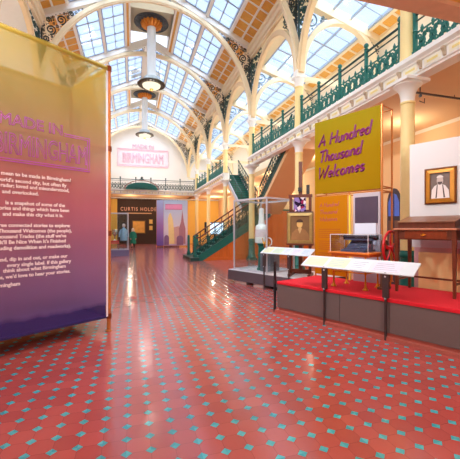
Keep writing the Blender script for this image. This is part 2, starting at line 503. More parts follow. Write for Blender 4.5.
# the inward normal of the right side is -x: rotate by pi  (local y then runs toward -Y)
fascia('trim_3', (FR, 16.9, 0), PI, 15.9)
fascia('trim_6', (FR, 33.5, 0), PI, 33.5 - 21.9)
fascia('trim_4', (FL, 1.0, 0), 0, 32.5)
fascia('trim_5', (FL, 33.5, 0), -PI / 2, FR - FL)
def slab(name, rects, m, z0=ZB + 0.12, z1=ZT - 0.02):
    b = MB()
    for x0, x1, y0, y1 in rects: b.box(x0, x1, y0, y1, z0, z1)
    return b.build(name, m, kind='structure')
ST0, ST1 = 13.1, 22.9
slab('floor_balcony', [(FR + 0.2, 6.45, YN, 17.0), (6.45, 7.95, YN, ST0), (6.0, 7.95, ST1, YF), (7.95, XWR, YN, YF)], TAN)
slab('floor_balcony_left', [(XWL, FL - 0.2, YN, YF)], TAN)
slab('floor_balcony_end', [(FL - 0.3, FR + 0.3, 33.8, YF)], TAN)
# near gallery above the viewer, coffered soffit
nb = struct('ceiling_near'); b = MB(); b.box(FL - 0.3, FR + 0.3, YN, 4.4, ZB + 0.25, ZT); b.build('slab', CREAM, nb)
b = MB(); o2 = MB()
BT = mat('tan varnished beams', (216, 168, 134), 0.5, var=0.12)
for x in [FL + i * 1.37 for i in range(8)]: b.box(x - 0.2, x + 0.2, YN, 4.4, ZB + 0.12, ZB + 0.25)
for y in (4.4 - 0.16, 2.85, 1.3, -0.15, -1.6, -3.05): b.box(FL - 0.3, FR + 0.3, y - 0.16, y + 0.16, ZB + 0.119, ZB + 0.249)
b.build('beams', BT, nb)
o2.box(FL - 0.3, FR + 0.3, YN, 4.35, ZB + 0.19, ZB + 0.26); o2.build('boards', ORWD, nb)

# ------------------------------------------------------------------ columns
def column_parts(root):
    b = MB()
    b.box(-0.24, 0.24, -0.24, 0.24, 0, 0.10)
    b.lathe([(0.235, 0.10), (0.235, 0.16), (0.20, 0.2), (0.205, 0.26), (0.175, 0.30), (0.165, 0.95), (0.19, 0.98), (0.19, 1.04), (0.165, 1.07), (0.165, 1.12)], 16)
    b.build('base', TEAL, root, True)
    b = MB(); b.lathe([(0.158, 1.12), (0.145, 4.47), (0.165, 4.48), (0.165, 4.52), (0.145, 4.53)], 16); b.build('shaft', SHAFT, root, True)
    b = MB()
    b.lathe([(0.145, 4.51), (0.15, 4.60), (0.17, 4.73), (0.24, 4.85), (0.30, 4.89), (0.30, 4.93)], 16)
    b.box(-0.32, 0.32, -0.32, 0.32, 4.93, 5.0); b.build('capital', WHITE, root, True)
    b = MB(); b.lathe([(0.17, ZT), (0.17, ZT + 0.08), (0.16, ZT + 0.14), (0.15, 6.95), (0.17, 6.97), (0.17, 7.01), (0.15, 7.02)], 16); b.build('upper_shaft', SHAFT, root, True)
    b = MB(); b.lathe([(0.15, 7.0), (0.155, 7.1), (0.18, 7.22), (0.21, 7.28), (0.21, 7.32)], 16); b.box(-0.22, 0.22, -0.22, 0.22, 7.32, 7.42)
    b.box(-0.16, 0.16, -0.16, 0.16, 7.42, 7.62); b.build('upper_capital', WHITE, root, True)
CLAB = {1: 'cream iron column with teal foot, overhead beside the viewer on the right',
        2: 'cream iron column with teal foot rising between yellow banner frame and white partition',
        3: 'cream iron column with teal foot just behind the easel',
        4: 'cream iron column with teal foot seen through the tall glass case',
        5: 'cream iron column with teal foot behind the top of the lower stair flight',
        6: 'cream iron column with teal foot, first one beyond the staircase',
        7: 'cream iron column of the right arcade, farthest, beside the far banner'}
col0 = None
for i in range(1, 8):
    if col0 is None:
        col0 = thing('column', CLAB[i], 'column', (XR, YK[i], 0), 0, 'columns of the right arcade'); column_parts(col0)
    else: dup(col0, (XR, YK[i], 0), label=CLAB[i])
ORD = ['first', 'second', 'third', 'fourth', 'fifth', 'sixth', 'seventh', 'eighth', 'ninth']
for i in range(1, 8):
    c = dup(col0, (XL, YK[i], 0), label='cream iron column of the left arcade behind the sheer banner, %s from the near end' % ORD[i - 1])
    c['group'] = 'columns of the left arcade'

# ------------------------------------------------------------------ roof arches
RI, RO, KZ = 4.96, 5.13, 1.05
def arc(r, a0, a1, n, cx=0.0, cz=SPR, rz=None): return [(cx + r * math.cos(a0 + (a1 - a0) * i / n), cz + (rz or r) * math.sin(a0 + (a1 - a0) * i / n)) for i in range(n + 1)]
def rib_parts(root):
    b = MB(); b.band(arc(RI, 0, PI, 48, rz=RI * KZ), arc(RO, 0, PI, 48, rz=RO * KZ), -0.10, 0.10)
    b.band(arc(RI - 0.05, 0, PI, 48, rz=(RI - 0.05) * KZ), arc(RI + 0.02, 0, PI, 48, rz=(RI + 0.02) * KZ), -0.07, 0.07)
    b.build('rib', CREAM, root)
    zrl = lambda x: 13.66 - 0.46 * abs(x) - 0.30
    def ins(x, z):
        return 3.2 < x < 4.98 and z < zrl(x) and math.hypot(x, (z - SPR) / KZ) > RO + 0.02 and z > SPR
    cs = pack(ins, 3.2, 5.0, 8.6, 12.0, [0.24, 0.18, 0.14, 0.11, 0.085, 0.065, 0.05, 0.04, 0.03], 3, 1800)
    s = scroll_mesh(cs, 0.034, 5)
    s.beam((4.93, 0, 8.9), (4.93, 0, 11.1), 0.06, 0.06)
    s2 = MB(); s2.v = [(-x, y, z) for x, y, z in s.v]; s2.f = list(s.f)
    s.build('spandrel', DKSC, root); s2.build('spandrel', DKSC, root)
    def ins2(x, z): return 0.25 < x < 2.4 and z < zrl(x) and math.hypot(x, (z - SPR) / KZ) > RO + 0.01
    cs = pack(ins2, 0.2, 2.4, 12.3, 13.4, [0.22, 0.17, 0.12, 0.08, 0.055, 0.04], 4, 700)
    for sg in (1, -1): split(scroll_mesh([(sg * x, z, r) for x, z, r in cs], 0.025, 8), 'crown_scroll', BLUESC, root)
rib0 = None
RL = ['overhead behind the viewer', 'overhead at the viewer', 'crossing the top of the picture', 'passing in front of the nearer lamp', 'just behind the nearer lamp', 'springing beyond the staircase',
      'in front of the farther lamp', 'just behind the farther lamp', 'against the white end gable']
for i in range(1, 9):
    lab = 'cream semicircular roof arch with scrolled spandrels, ' + RL[i]
    if rib0 is None:
        rib0 = thing('roof_arch', lab, 'arch', (XC, YK[i], 0), 0, 'roof arches across the hall'); rib_parts(rib0)
    else: dup(rib0, (XC, YK[i], 0), label=lab)

# arcade arches along the hall between the columns
def arcade_parts(root):
    b = MB(); R0, R1 = 2.40, 2.58
    b.band(arc(R0, 0, PI, 28, 0, SPR, 2.67), arc(R1, 0, PI, 28, 0, SPR, 2.85), -0.11, 0.11)
    b.band(arc(R0 - 0.04, 0, PI, 28, 0, SPR, 2.63), arc(R0 + 0.02, 0, PI, 28, 0, SPR, 2.69), -0.08, 0.08)
    b.build('rib', mat('buff painted iron', (240, 214, 168), 0.5, var=0.04), root)
    def ins(x, z): return 1.2 < x < 2.6 and z < 10.6 and (x / (R1 + .02)) ** 2 + ((z - SPR) / 2.88) ** 2 > 1 and z > SPR + 0.5
    cs = pack(ins, 1.2, 2.6, 8.0, 10.6, [0.22, 0.17, 0.13, 0.10, 0.08, 0.06, 0.045, 0.035], 6, 1600)
    s = scroll_mesh(cs, 0.034, 7); s.beam((2.6, 0, 8.4), (2.6, 0, 10.6), 0.04, 0.05)
    s2 = MB(); s2.v = [(-x, y, z) for x, y, z in s.v]; s2.f = list(s.f)
    s.build('spandrel', TEALD, root); s2.build('spandrel', TEALD, root)
a0 = None
AL = ['nearest', 'second', 'third', 'fourth', 'fifth', 'sixth', 'farthest']
for i in range(1, 8):
    lab = 'buff arch running along the right arcade above the balcony rail, %s of its row' % AL[i - 1]
    y = (YK[i] + YK[i + 1]) / 2
    if a0 is None:
        a0 = thing('arcade_arch', lab, 'arch', (XR, y, 0), PI / 2, 'arches along the right arcade'); arcade_parts(a0)
    else: dup(a0, (XR, y, 0), label=lab)
for i in range(1, 8):
    c = dup(a0, (XL, (YK[i] + YK[i + 1]) / 2, 0), label='buff arch running along the left arcade, %s of its row' % AL[i - 1]); c['group'] = 'arches along the left arcade'
# arches across the right aisle
def aisle_parts(root):
    hs = (XWR - XR) / 2
    b = MB(); b.band(arc(hs - 0.2, 0, PI, 26, 0, SPR, 2.18), arc(hs, 0, PI, 26, 0, SPR, 2.38), -0.12, 0.12)
    b.build('rib', CREAM, root)
    def ins(x, z): return 0.75 < x < hs - 0.03 and z < za(XR + hs + x) - 0.3 and (x / (hs + .01)) ** 2 + ((z - SPR) / 2.4) ** 2 > 1 and z > SPR + 0.5
    s = scroll_mesh(pack(ins, 0.7, hs, 8, 10.0, [0.22, 0.16, 0.11, 0.08, 0.055, 0.04], 2, 700), 0.025, 3)
    split(s, 'scroll', DKSC, root)
    def ins(x, z): return -hs + 0.03 < x < -0.6 and z < za(XR + hs + x) - 0.3 and (x / (hs + .01)) ** 2 + ((z - SPR) / 2.4) ** 2 > 1 and z > SPR + 0.5
    s = scroll_mesh(pack(ins, -hs, -0.6, 8, 10.4, [0.34, 0.24, 0.18, 0.13, 0.09, 0.06, 0.045], 2, 700), 0.028, 3); split(s, 'scroll', BLUESC, root)
    # low bracket between column and wall
    b = MB(); b.beam((-hs, 0, 7.35), (hs, 0, 7.35), 0.14, 0.16); b.build('tie_beam', CREAM, root)
q0 = None
for i in range(1, 9):
    lab = 'cream arch crossing the upper right gallery behind the arcade, %s from the near end' % ORD[i - 1]
    if q0 is None:
        q0 = thing('gallery_arch', lab, 'arch', ((XR + XWR) / 2, YK[i], 0), 0, 'arches across the upper right gallery'); aisle_parts(q0)
    else: dup(q0, ((XR + XWR) / 2, YK[i], 0), label=lab)

# ------------------------------------------------------------------ railings
def rail_panel(L, mm, parent):
    b = MB(); n = max(2, int(round(L / 0.29))); st = L / n
    for i in range(n):
        c = (i + 0.5) * st
        for sg in (1, -1):
            b.tube([(0, c + sg * st * 0.5, 0.05), (0, c + sg * st * 0.22, 0.16), (0, c - sg * st * 0.12, 0.33), (0, c - sg * st * 0.5, 0.50)], [0.018, 0.028, 0.028, 0.018], 4)
            b.tube([(0, c + sg * p[0] + sg * st * 0.26, 0.40 + p[1]) for p in spiral(0, 0, 0.075, 1.2, 0, 1, 9)], 0.019, 4)
            b.tube([(0, c + sg * p[0] + sg * st * 0.26, 0.16 + p[1]) for p in spiral(0, 0, 0.075, 1.2, PI, -1, 9)], 0.019, 4)
        b.tube([(0, c, 0.47), (0, c, 0.58), (0, c, 0.66)], [0.02, 0.036, 0.006], 4)
        b.tube([(0, c + 0.075 * math.cos(a), 0.28 + 0.09 * math.sin(a)) for a in [k * PI / 5 for k in range(10)]], 0.022, 4, True)
    b.box(-0.018, 0.018, 0, L, 0.03, 0.07); b.box(-0.016, 0.016, 0, L, 0.52, 0.55)
    return b.build('scroll_panel', mm, parent)
def post_mesh():
    b = MB(); b.box(-0.05, 0.05, -0.05, 0.05, 0, 0.14); b.box(-0.036, 0.036, -0.036, 0.036, 0.14, 1.02)
    b.lathe([(0.036, 0.55), (0.06, 0.58), (0.036, 0.62)], 8); b.lathe([(0.036, 1.0), (0.065, 1.03), (0.03, 1.07)], 8); b.ball((0, 0, 1.13), 0.068, 8); return b
def railing(root, L, n, mm):
    st = L / n; p0 = None; s0 = None
    for i in range(n + 1):
        if p0 is None: p0 = post_mesh().build('post', mm, root); o = p0
        else: o = p0.copy(); C.objects.link(o); o.parent = root
        o.location = (0, i * st, 0)
        if i < n:
            if s0 is None: s0 = rail_panel(st - 0.09, mm, root); o = s0
            else: o = s0.copy(); C.objects.link(o); o.parent = root
            o.location = (0, i * st + 0.045, 0)
    b = MB(); b.tube([(0, 0, 0.95), (0, L, 0.95)], 0.032, 8); b.build('top_rail', TEALD, root)
    b = MB(); b.tube([(0, 0, 0.80), (0, L, 0.80)], 0.018, 6); b.build('mid_rail', TEALD, root)
r0 = None
WH = {1: 'nearest bay, past the nearest column', 2: 'bay above the yellow banner', 3: 'bay above the glass case and easel', 5: 'first bay beyond the staircase', 6: 'second bay beyond the staircase'}
for i, tx in WH.items():
    lab = 'teal ironwork railing on the right balcony, ' + tx
    if r0 is None: r0 = thing('balcony_railing', lab, 'railing', (XR, YK[i] + 0.22, ZT), 0, 'railings of the right balcony'); railing(r0, 4.81, 4, TEAL)
    else: dup(r0, (XR, YK[i] + 0.22, ZT), label=lab)
for i in range(1, 7):
    c = dup(r0, (XL, YK[i] + 0.22, ZT), label='teal ironwork railing on the left balcony behind the sheer banner, %s bay from the viewer' % ORD[i - 1]); c['group'] = 'railings of the left balcony'
r = thing('balcony_railing', 'dark ironwork railing across the far end balcony below the white gable', 'railing', (FR - 0.05, 33.42, ZT), PI / 2); railing(r, FR - FL - 0.1, 7, TEALD)
# teal fan pediment in the middle of the far railing
t = thing('fan_pediment', 'teal half round fan panel at the middle of the far balcony railing', 'panel', (0.9, 33.24, ZT - 0.02))
b = MB(); pts = arc(1.5, 0, PI, 24, 0, 0, 0.68); b.prism(pts, -0.04, 0.04); b.build('panel', TEAL, t)
b = MB(); b.band(arc(1.5, 0, PI, 24, 0, 0, 0.82), arc(1.6, 0, PI, 24, 0, 0, 0.90), -0.05, 0.05)
b.build('rim', mat('dull red iron', (150, 110, 100), 0.5), t)
b = MB()
for k in range(1, 12):
    a = PI * k / 12; b.beam((0, -0.05, 0.03), (1.45 * math.cos(a), -0.05, 0.66 * math.sin(a)), 0.03, 0.03)
b.build('ribs', TEALD, t)
b = MB(); b.tube([(0, 0, 0.78), (0, 0, 1.15)], 0.03, 6); b.ball((0, 0, 1.12), 0.12, 8); b.beam((-0.2, 0, 1.0), (0.2, 0, 1.0), 0.05, 0.05); b.build('finial', TEALD, t)

# ------------------------------------------------------------------ lamps under the ridge
def coffer_parts(root):
    b = MB(); b.box(-1.12, 1.12, -1.05, 1.05, 0.0, 1.2); b.box(-1.18, 1.18, -1.11, 1.11, 0.0, 0.08); b.build('box', mat('putty painted wood', (214, 208, 186), 0.6, var=0.03), root)
    b = MB()
    for k in range(20):
        a = 2 * PI * k / 20; s = spiral(0.74 * math.cos(a), 0.74 * math.sin(a), 0.15, 1.4, a, 1 if k % 2 else -1, 12)
        b.tube([(p[0], p[1], -0.03) for p in s], 0.032, 4)
    for rr in (0.56, 0.92):
        b.tube([(rr * math.cos(a * PI / 16), rr * math.sin(a * PI / 16), -0.03) for a in range(32)], 0.035, 5, True)
    b.lathe([(0.93, -0.005), (0.93, -0.02), (0.5, -0.02)], 32)
    b.build('scroll_ring', mat('slate blue cast iron', (58, 66, 74), 0.45, var=0.25), root)
    b = MB()
    for k in range(16):
        a = 2 * PI * k / 16; b.tube([(0.55 * math.cos(a), 0.55 * math.sin(a), -0.03), (0.5 * math.cos(a), 0.5 * math.sin(a), -0.16), (0.3 * math.cos(a), 0.3 * math.sin(a), -0.28)], [0.07, 0.085, 0.05], 6)
    b.lathe([(0.56, -0.02), (0.5, -0.10), (0.28, -0.24), (0.25, -0.3)], 24); b.build('rosette', mat('orange gilding', (226, 142, 50), 0.4, 0.3, var=0.2, scale=12), root, True)
def lamp_parts(root):   # origin at the top of the shaft
    b = MB(); b.lathe([(0.24, 0), (0.24, -2.7), (0.28, -2.72), (0.28, -2.8), (0.25, -2.82)], 20)
    b.build('shaft', mat('pale blue white enamel', (226, 234, 238), 0.4, var=0.03), root, True)
    b = MB(); b.lathe([(0.25, -2.8), (0.42, -2.86), (0.46, -3.05), (0.5, -3.1)], 20); b.build('drum', mat('grey blue enamel', (186, 200, 206), 0.4, var=0.06), root, True)
    b = MB(); b.lathe([(0.46, -3.06), (0.70, -3.14), (0.78, -3.22), (0.76, -3.27), (0.58, -3.30), (0.50, -3.26)], 28)
    for k in range(24):
        a = 2 * PI * k / 24; b.ball((0.68 * math.cos(a), 0.68 * math.sin(a), -3.27), 0.05, 6)
    b.build('dish', mat('dark bronze dish', (70, 58, 40), 0.4, 0.3, var=0.4, scale=14), root, True)
    b = MB(); b.lathe([(0.50, -3.27), (0.48, -3.35), (0.36, -3.43), (0.15, -3.47), (0.001, -3.48)], 24); b.build('glass_bowl', mat_emit('lit opal glass', (255, 240, 205), 0.6), root, True)
    b = MB(); b.lathe([(0.06, -3.46), (0.12, -3.5), (0.05, -3.58), (0.001, -3.6)], 10); b.build('boss', GILT, root, True)
ZC0 = 13.26
for i, (y, w_) in enumerate(((19.4, 'nearer'), (29.9, 'farther'))):
    if i == 0:
        cf = thing('ridge_coffer', 'pale square ceiling box with dark and orange rosette above the nearer lamp', 'ceiling box', (XC, y, ZC0), 0, 'ceiling boxes along the ridge'); coffer_parts(cf)
        lp = thing('pendant_lamp', 'nearer long white pendant lamp with bronze dish and glowing bowl', 'lamp', (XC, y, ZC0 - 0.26), 0, 'pendant lamps along the ridge'); lamp_parts(lp)
    else:
        dup(cf, (XC, y, ZC0), label='pale square ceiling box with dark and orange rosette above the farther lamp')
        dup(lp, (XC, y, ZC0 - 0.26), label='farther long white pendant lamp hanging before the end gable')

# ------------------------------------------------------------------ staircase
STG = thing('staircase', 'green iron staircase with orange panelled side rising to a landing and the balcony', 'staircase', (0, 0, 0))
X0s, SL, LZ = 3.25, 0.68, 2.72
Y0s, Y1s = 17.0, 19.0
X1s = X0s + LZ / SL
n = 15
tb = MB(); rb = MB()
for i in range(n):
    x = X0s + (X1s - X0s) * i / n; z = LZ * (i + 1) / n; d = (X1s - X0s) / n
    tb.box(x - 0.02, x + d, Y0s, Y1s, z - 0.04, z); rb.box(x, x + 0.02, Y0s, Y1s, z - LZ / n, z - 0.04)
tb.build('treads', TEAL, STG); rb.build('risers', TEALD, STG)
b = MB()
for y in (Y0s - 0.03, Y1s + 0.03):
    b.prism([(X0s - 0.15, 0.0), (X0s + 0.25, 0.0), (X1s, LZ - 0.42), (X1s, LZ + 0.12), (X0s - 0.05, 0.22), (X0s - 0.15, 0.22)], y - 0.035, y + 0.035)
b.build('stringer', TEAL, STG)
b = MB(); b.box(X0s - 0.45, X0s, Y0s - 0.35, Y1s + 0.3, 0.0, 0.17); b.build('bottom_step', TEALD, STG)
b = MB(); b.prism([(X0s + 0.25, 0.0), (X1s + 0.3, 0.0), (X1s + 0.3, LZ - 0.12), (X1s, LZ - 0.42)], Y0s - 0.02, Y0s + 0.05)
b.box(X1s + 0.3, XWR, Y0s - 0.02, Y0s + 0.05, 0, LZ - 0.1)
for k in range(24):
    x = X0s + 0.5 + k * 0.28
    if x < XWR: b.box(x, x + 0.025, Y0s - 0.035, Y0s - 0.02, 0.12, min(LZ - 0.2, max(0.14, (x - X0s - 0.25) * SL - 0.05)))
b.box(X0s + 0.3, XWR, Y0s - 0.045, Y0s - 0.02, 0, 0.14)
b.build('side_panelling', ORWD2, STG)
b = MB(); b.box(X1s - 0.02, XWR, Y0s, Y1s, LZ - 0.1, LZ); b.build('landing', TEAL, STG)
# balustrade of the lower flight
def flight_rail(parent, p0, p1, h=1.02, m1=DKWD, nb=9, scroll=True):
    """inclined rail from p0 to p1 (feet)"""
    p0 = Vector(p0); p1 = Vector(p1); up = Vector((0, 0, h))
    b = MB(); b.tube([p0 + up, p1 + up], 0.04, 8); b.build('handrail', m1, parent)
    b = MB()
    for f in (0.72, 0.5): b.tube([p0 + up * f, p1 + up * f], 0.018, 5)
    b.tube([p0 + up * 0.14, p1 + up * 0.14], 0.018, 5)
    for k in range(nb + 1):
        q = p0.lerp(p1, k / nb); b.tube([q, q + up], 0.022, 5)
        if k < nb:
            q2 = p0.lerp(p1, (k + 1) / nb)
            b.tube([q + up * 0.14, q.lerp(q2, 0.5) + up * 0.36, q2 + up * 0.5], 0.02, 4); b.tube([q + up * 0.5, q.lerp(q2, 0.5) + up * 0.28, q2 + up * 0.14], 0.02, 4)
            m = q.lerp(q2, 0.5) + up * 0.32; e = (q2 - q).normalized()
            b.tube([m + e * 0.10 * math.cos(a * PI / 5) + Vector((0, 0, 0.10 * math.sin(a * PI / 5))) for a in range(10)], 0.018, 4, True)
    b.build('balustrade', TEALD, parent)
for y in (Y0s, Y1s): flight_rail(STG, (X0s + 0.1, y, 0.18), (X1s - 0.1, y, LZ))
for y in (Y0s, Y1s):
    b = MB(); b.box(X0s - 0.22, X0s - 0.10, y - 0.06, y + 0.06, 0.17, 1.18); b.box(X0s - 0.25, X0s - 0.07, y - 0.09, y + 0.09, 0.17, 0.36); b.ball((X0s - 0.16, y, 1.23), 0.07, 8)
    b.build('newel_post', TEAL, STG)
b = MB(); b.tube([(X0s - 0.16, Y0s, 1.16), (X0s + 0.12, Y0s, 1.2)], 0.035, 6); b.build('rail_end', DKWD, STG)
# upper flights inside the arcade
m = 15
def upper(sg, ys, XA, XB):
    LY = (ZT - LZ) / 0.70
    t_ = MB(); k_ = MB()
    for i in range(m):
        y = ys + sg * LY * i / m; y2 = ys + sg * LY * (i + 1) / m; z = LZ + (ZT - LZ) * (i + 1) / m
        t_.box(XA, XB, min(y, y2) - 0.02, max(y, y2), z - 0.04, z); k_.box(XA, XB, min(y, y + sg * 0.02), max(y, y + sg * 0.02), z - 0.19, z - 0.04)
    t_.build('treads', TEALD, STG); k_.build('risers', TEAL, STG)
    for x in (XA - 0.03, XB + 0.03):
        s_ = MB(); lo, hi = (-0.10, 0.16) if sg < 0 else (-0.12, 0.20)
        s_.hexa([(x - 0.03, ys, LZ + lo), (x + 0.03, ys, LZ + lo), (x + 0.03, ys, LZ + hi), (x - 0.03, ys, LZ + hi),
                 (x - 0.03, ys + sg * LY, ZT + lo), (x + 0.03, ys + sg * LY, ZT + lo), (x + 0.03, ys + sg * LY, ZT + hi), (x - 0.03, ys + sg * LY, ZT + hi)])
        s_.build('stringer', STEEL if sg > 0 else TEALD, STG)
    u_ = MB(); a_, b_ = XA - 0.07, XB + 0.07
    u_.hexa([(a_, ys, LZ - 0.30), (b_, ys, LZ - 0.30), (b_, ys, LZ - 0.06), (a_, ys, LZ - 0.06),
             (a_, ys + sg * LY, ZT - 0.30), (b_, ys + sg * LY, ZT - 0.30), (b_, ys + sg * LY, ZT - 0.06), (a_, ys + sg * LY, ZT - 0.06)])
    u_.build('soffit', TAN, STG)
    if sg < 0:
        for x in (XA, XB): flight_rail(STG, (x, ys + sg * 0.1, LZ + 0.1), (x, ys + sg * LY, ZT), 1.1, TEALD, 20)
    else:
        flight_rail(STG, (XB, ys + 0.1, LZ + 0.1), (XB, ys + LY, ZT), 1.1, TEALD, 12)
        b = MB(); b.tube([(XA, ys + 0.1, LZ + 1.1), (XA, ys + LY, ZT + 1.0)], 0.03, 6); b.build('handrail', TEALD, STG)
        for k in range(4):
            b = MB(); y = ys + 0.1 + (LY - 0.1) * k / 3; z = LZ + 0.1 + (ZT - LZ - 0.1) * k / 3; b.tube([(XA, y, z), (XA, y, z + 1.0)], 0.02, 5); b.build('baluster', TEALD, STG)
upper(-1, Y0s, 6.6, 7.8); upper(1, Y1s, 6.3, 7.3)

# ------------------------------------------------------------------ end wall signs
t = thing('neon_sign', 'pink outlined lettered sign high on the white end gable', 'sign', (XC + 0.15, YF, 9.5))
PINK = mat('pale pink neon tube', (246, 204, 222), 0.5, var=0.02)
b = MB(); W = 2.72; H = 0.93
b.tube([(-W, -0.08, -H), (W, -0.08, -H), (W, -0.08, H), (-W, -0.08, H)], 0.05, 6, True)
b.tube([(-W + 0.14, -0.08, -H + 0.14), (W - 0.14, -0.08, -H + 0.14), (W - 0.14, -0.08, H - 0.14), (-W + 0.14, -0.08, H - 0.14)], 0.025, 6, True); b.build('border', PINK, t)
text_mesh('BIRMINGHAM', 1.5, PINK, t, M=Matrix.Translation((0, -0.08, -0.54)), outline=0.035, xs=0.48, align='CENTER')
text_mesh('MADE IN', 0.6, PINK, t, M=Matrix.Translation((0, -0.08, 1.08)), outline=0.02, align='CENTER')
b = MB(); b.box(-W, W, -0.04, 0.0, -H, H); b.build('backing', mat('pale pink board', (248, 232, 238), 0.7), t)

t = thing('exhibition_title', 'pale raised letters reading CURTIS HOLDER on the dark end wall', 'sign', (-1.5, YF, 3.55))
text_mesh('CURTIS HOLDER', 0.56, mat('salmon letters', (236, 176, 150), 0.6), t, M=Matrix.Translation((0.28, -0.02, 0.12)), bold=0.004, xs=0.8, sp=1.3)
b = MB(); b.box(0.9, 3.6, -0.02, 0, -0.2, -0.1); b.build('subtitle_bar', mat('buff letters', (214, 170, 130), 0.6), t)
t = thing('gold_picture', 'square gold toned picture hanging on the dark end wall', 'picture', (0.72, YF, 1.15))
b = MB(); b.box(-0.72, 0.72, -0.06, 0, 0, 1.45); b.build('frame', mat('dark picture frame', (110, 80, 40), 0.5), t)
b = MB(); b.box(-0.62, 0.62, -0.07, -0.06, 0.1, 1.35); b.build('canvas', mat('gold brown canvas', (226, 172, 84), 0.7, var=0.35, scale=3), t)
for k, z in enumerate((1.5, 2.2)):
    t = thing('small_picture', 'small yellow picture beside the dark doorway, %s of the pair' % ('lower', 'upper')[k], 'picture', (2.02, YF, z))
    b = MB(); b.box(-0.22, 0.22, -0.05, 0, 0, 0.55); b.build('frame', mat('dark picture frame', (110, 80, 40), 0.5), t)
    b = MB(); b.box(-0.17, 0.17, -0.06, -0.05, 0.05, 0.5); b.build('canvas', mat('yellow print', (232, 196, 110), 0.7, var=0.3, scale=6), t)

# ------------------------------------------------------------------ sheer title banner (left)
A0 = Vector((-0.353, 5.62, 0)); rzb = math.atan2(0.56, 0.83)
BT1 = thing('fabric_banner', 'tall sheer yellow to purple fabric banner box with white text on copper frame', 'banner', A0, rzb)
LB, DB, HB = 2.9, 1.27, 4.18
def tubeparts(root, name, segs, r, m, n=8):
    for a, c in segs:
        b = MB(); b.tube([a, c], r, n); b.build(name, m(a, c) if callable(m) else m, root)
posts = [(0, 0), (0, DB), (-LB, 0), (-LB, DB)]
for x, y in posts:
    b = MB(); b.tube([(x, y, 0.03), (x, y, HB)], 0.032, 10); b.lathe([(0.05, 0), (0.05, 0.012), (0.015, 0.03), (0.015, 0.06)], 10, (x, y, 0)); p = b.build('post', COPP, BT1, True)
    b = MB()
    for z in (0.24, 1.54, 2.87, HB - 0.05): b.lathe([(0.042, -0.04), (0.045, 0), (0.042, 0.04)], 10, (x, y, z))
    split(b, 'clamp', mat('dark copper fitting', (150, 74, 40), 0.35, 0.7), p, True)
rails = []
for z in (0.24, 2.87, HB - 0.05):
    rails += [((0, 0, z), (-LB, 0, z)), ((0, DB, z), (-LB, DB, z)), ((0, 0, z), (0, DB, z)), ((-LB, 0, z), (-LB, DB, z))]
rails += [((0, 0, 1.54), (0, DB, 1.54)), ((0, DB, 1.54), (-LB, DB, 1.54))]
SLV = mat('gold cloth sleeve', (206, 186, 104), 0.8); SLV2 = mat('violet cloth sleeve', (92, 76, 146), 0.8)
tubeparts(BT1, 'rail', rails, 0.022, lambda a, c: SLV if a[2] > 4 else (SLV2 if a[2] < 0.3 else COPP))
ST = [(0.0, (96, 80, 156)), (0.05, (100, 82, 158)), (0.07, (176, 146, 208)), (0.2, (200, 162, 212)), (0.42, (238, 160, 196)), (0.54, (236, 168, 182)), (0.64, (216, 194, 178)), (0.78, (206, 194, 140)), (1.0, (214, 194, 88))]
FAB = mat_fabric('sheer ombre print', ST, 0.2, HB, 0.55)
FABB = mat_fabric('sheer ombre print back', [(0.0, (84, 66, 140)), (0.05, (90, 70, 146)), (0.07, (140, 108, 176)), (0.25, (196, 128, 160)), (0.5, (222, 140, 110)), (0.7, (226, 170, 90)), (1.0, (226, 196, 90))], 0.2, HB, 0.25)
def cloth(name, root, p0, p1, z0, z1, m, folds=0.012, n=40, seed=1):
    R = random.Random(seed); ph = [R.uniform(0, 6.28) for _ in range(3)]
    p0 = Vector(p0); p1 = Vector(p1); d = (p1 - p0); nn = Vector((-d.y, d.x, 0)).normalized(); vs = []; fs = []
    for j in range(13):
        z = z0 + (z1 - z0) * j / 12
        for i in range(n + 1):
            f = i / n; e = math.sin(PI * f) ** 0.5 * (1 - (2 * j / 12 - 1) ** 4 * 0.7)
            w_ = folds * e * (math.sin(f * 21 + ph[0]) + 0.6 * math.sin(f * 47 + ph[1] + j * 0.1))
            q = p0 + d * f + nn * w_; vs.append((q.x, q.y, z))
    for j in range(12):
        for i in range(n):
            a = j * (n + 1) + i; fs.append((a, a + 1, a + n + 2, a + n + 1))
    b = MB(); b.add(vs, fs); return b.build(name, m, root, True)
cloth('front_cloth', BT1, (-LB, -0.03, 0), (-0.035, -0.03, 0), 0.22, HB - 0.02, FAB, 0.004, seed=3)
cloth('back_cloth', BT1, (-LB, DB - 0.035, 0), (-0.035, DB - 0.035, 0), 0.22, HB - 0.02, FABB, 0.008, seed=4)
cloth('side_cloth', BT1, (-0.035, 0.05, 0), (-0.035, DB - 0.05, 0), 0.22, HB - 0.02, FABB, 0.012, seed=5)
cloth('side_cloth', BT1, (-LB + 0.035, 0.05, 0), (-LB + 0.035, DB - 0.05, 0), 0.22, HB - 0.02, FABB, 0.012, seed=6)
b = MB(); b.box(-0.06, -0.032, -0.034, -0.03, 0.24, HB - 0.1); b.build('hem', mat('white hem tape', (238, 232, 240), 0.7), BT1)
b = MB(); b.box(-LB, -0.03, 0.036, DB - 0.04, 0.20, 0.23); b.build('bottom_cloth', mat('deep violet cloth', (74, 56, 124), 0.85), BT1)
WTX = mat('white print', (250, 240, 244), 0.7, var=0.0)
PTX = mat('purple print', (192, 70, 228), 0.6, var=0.0)
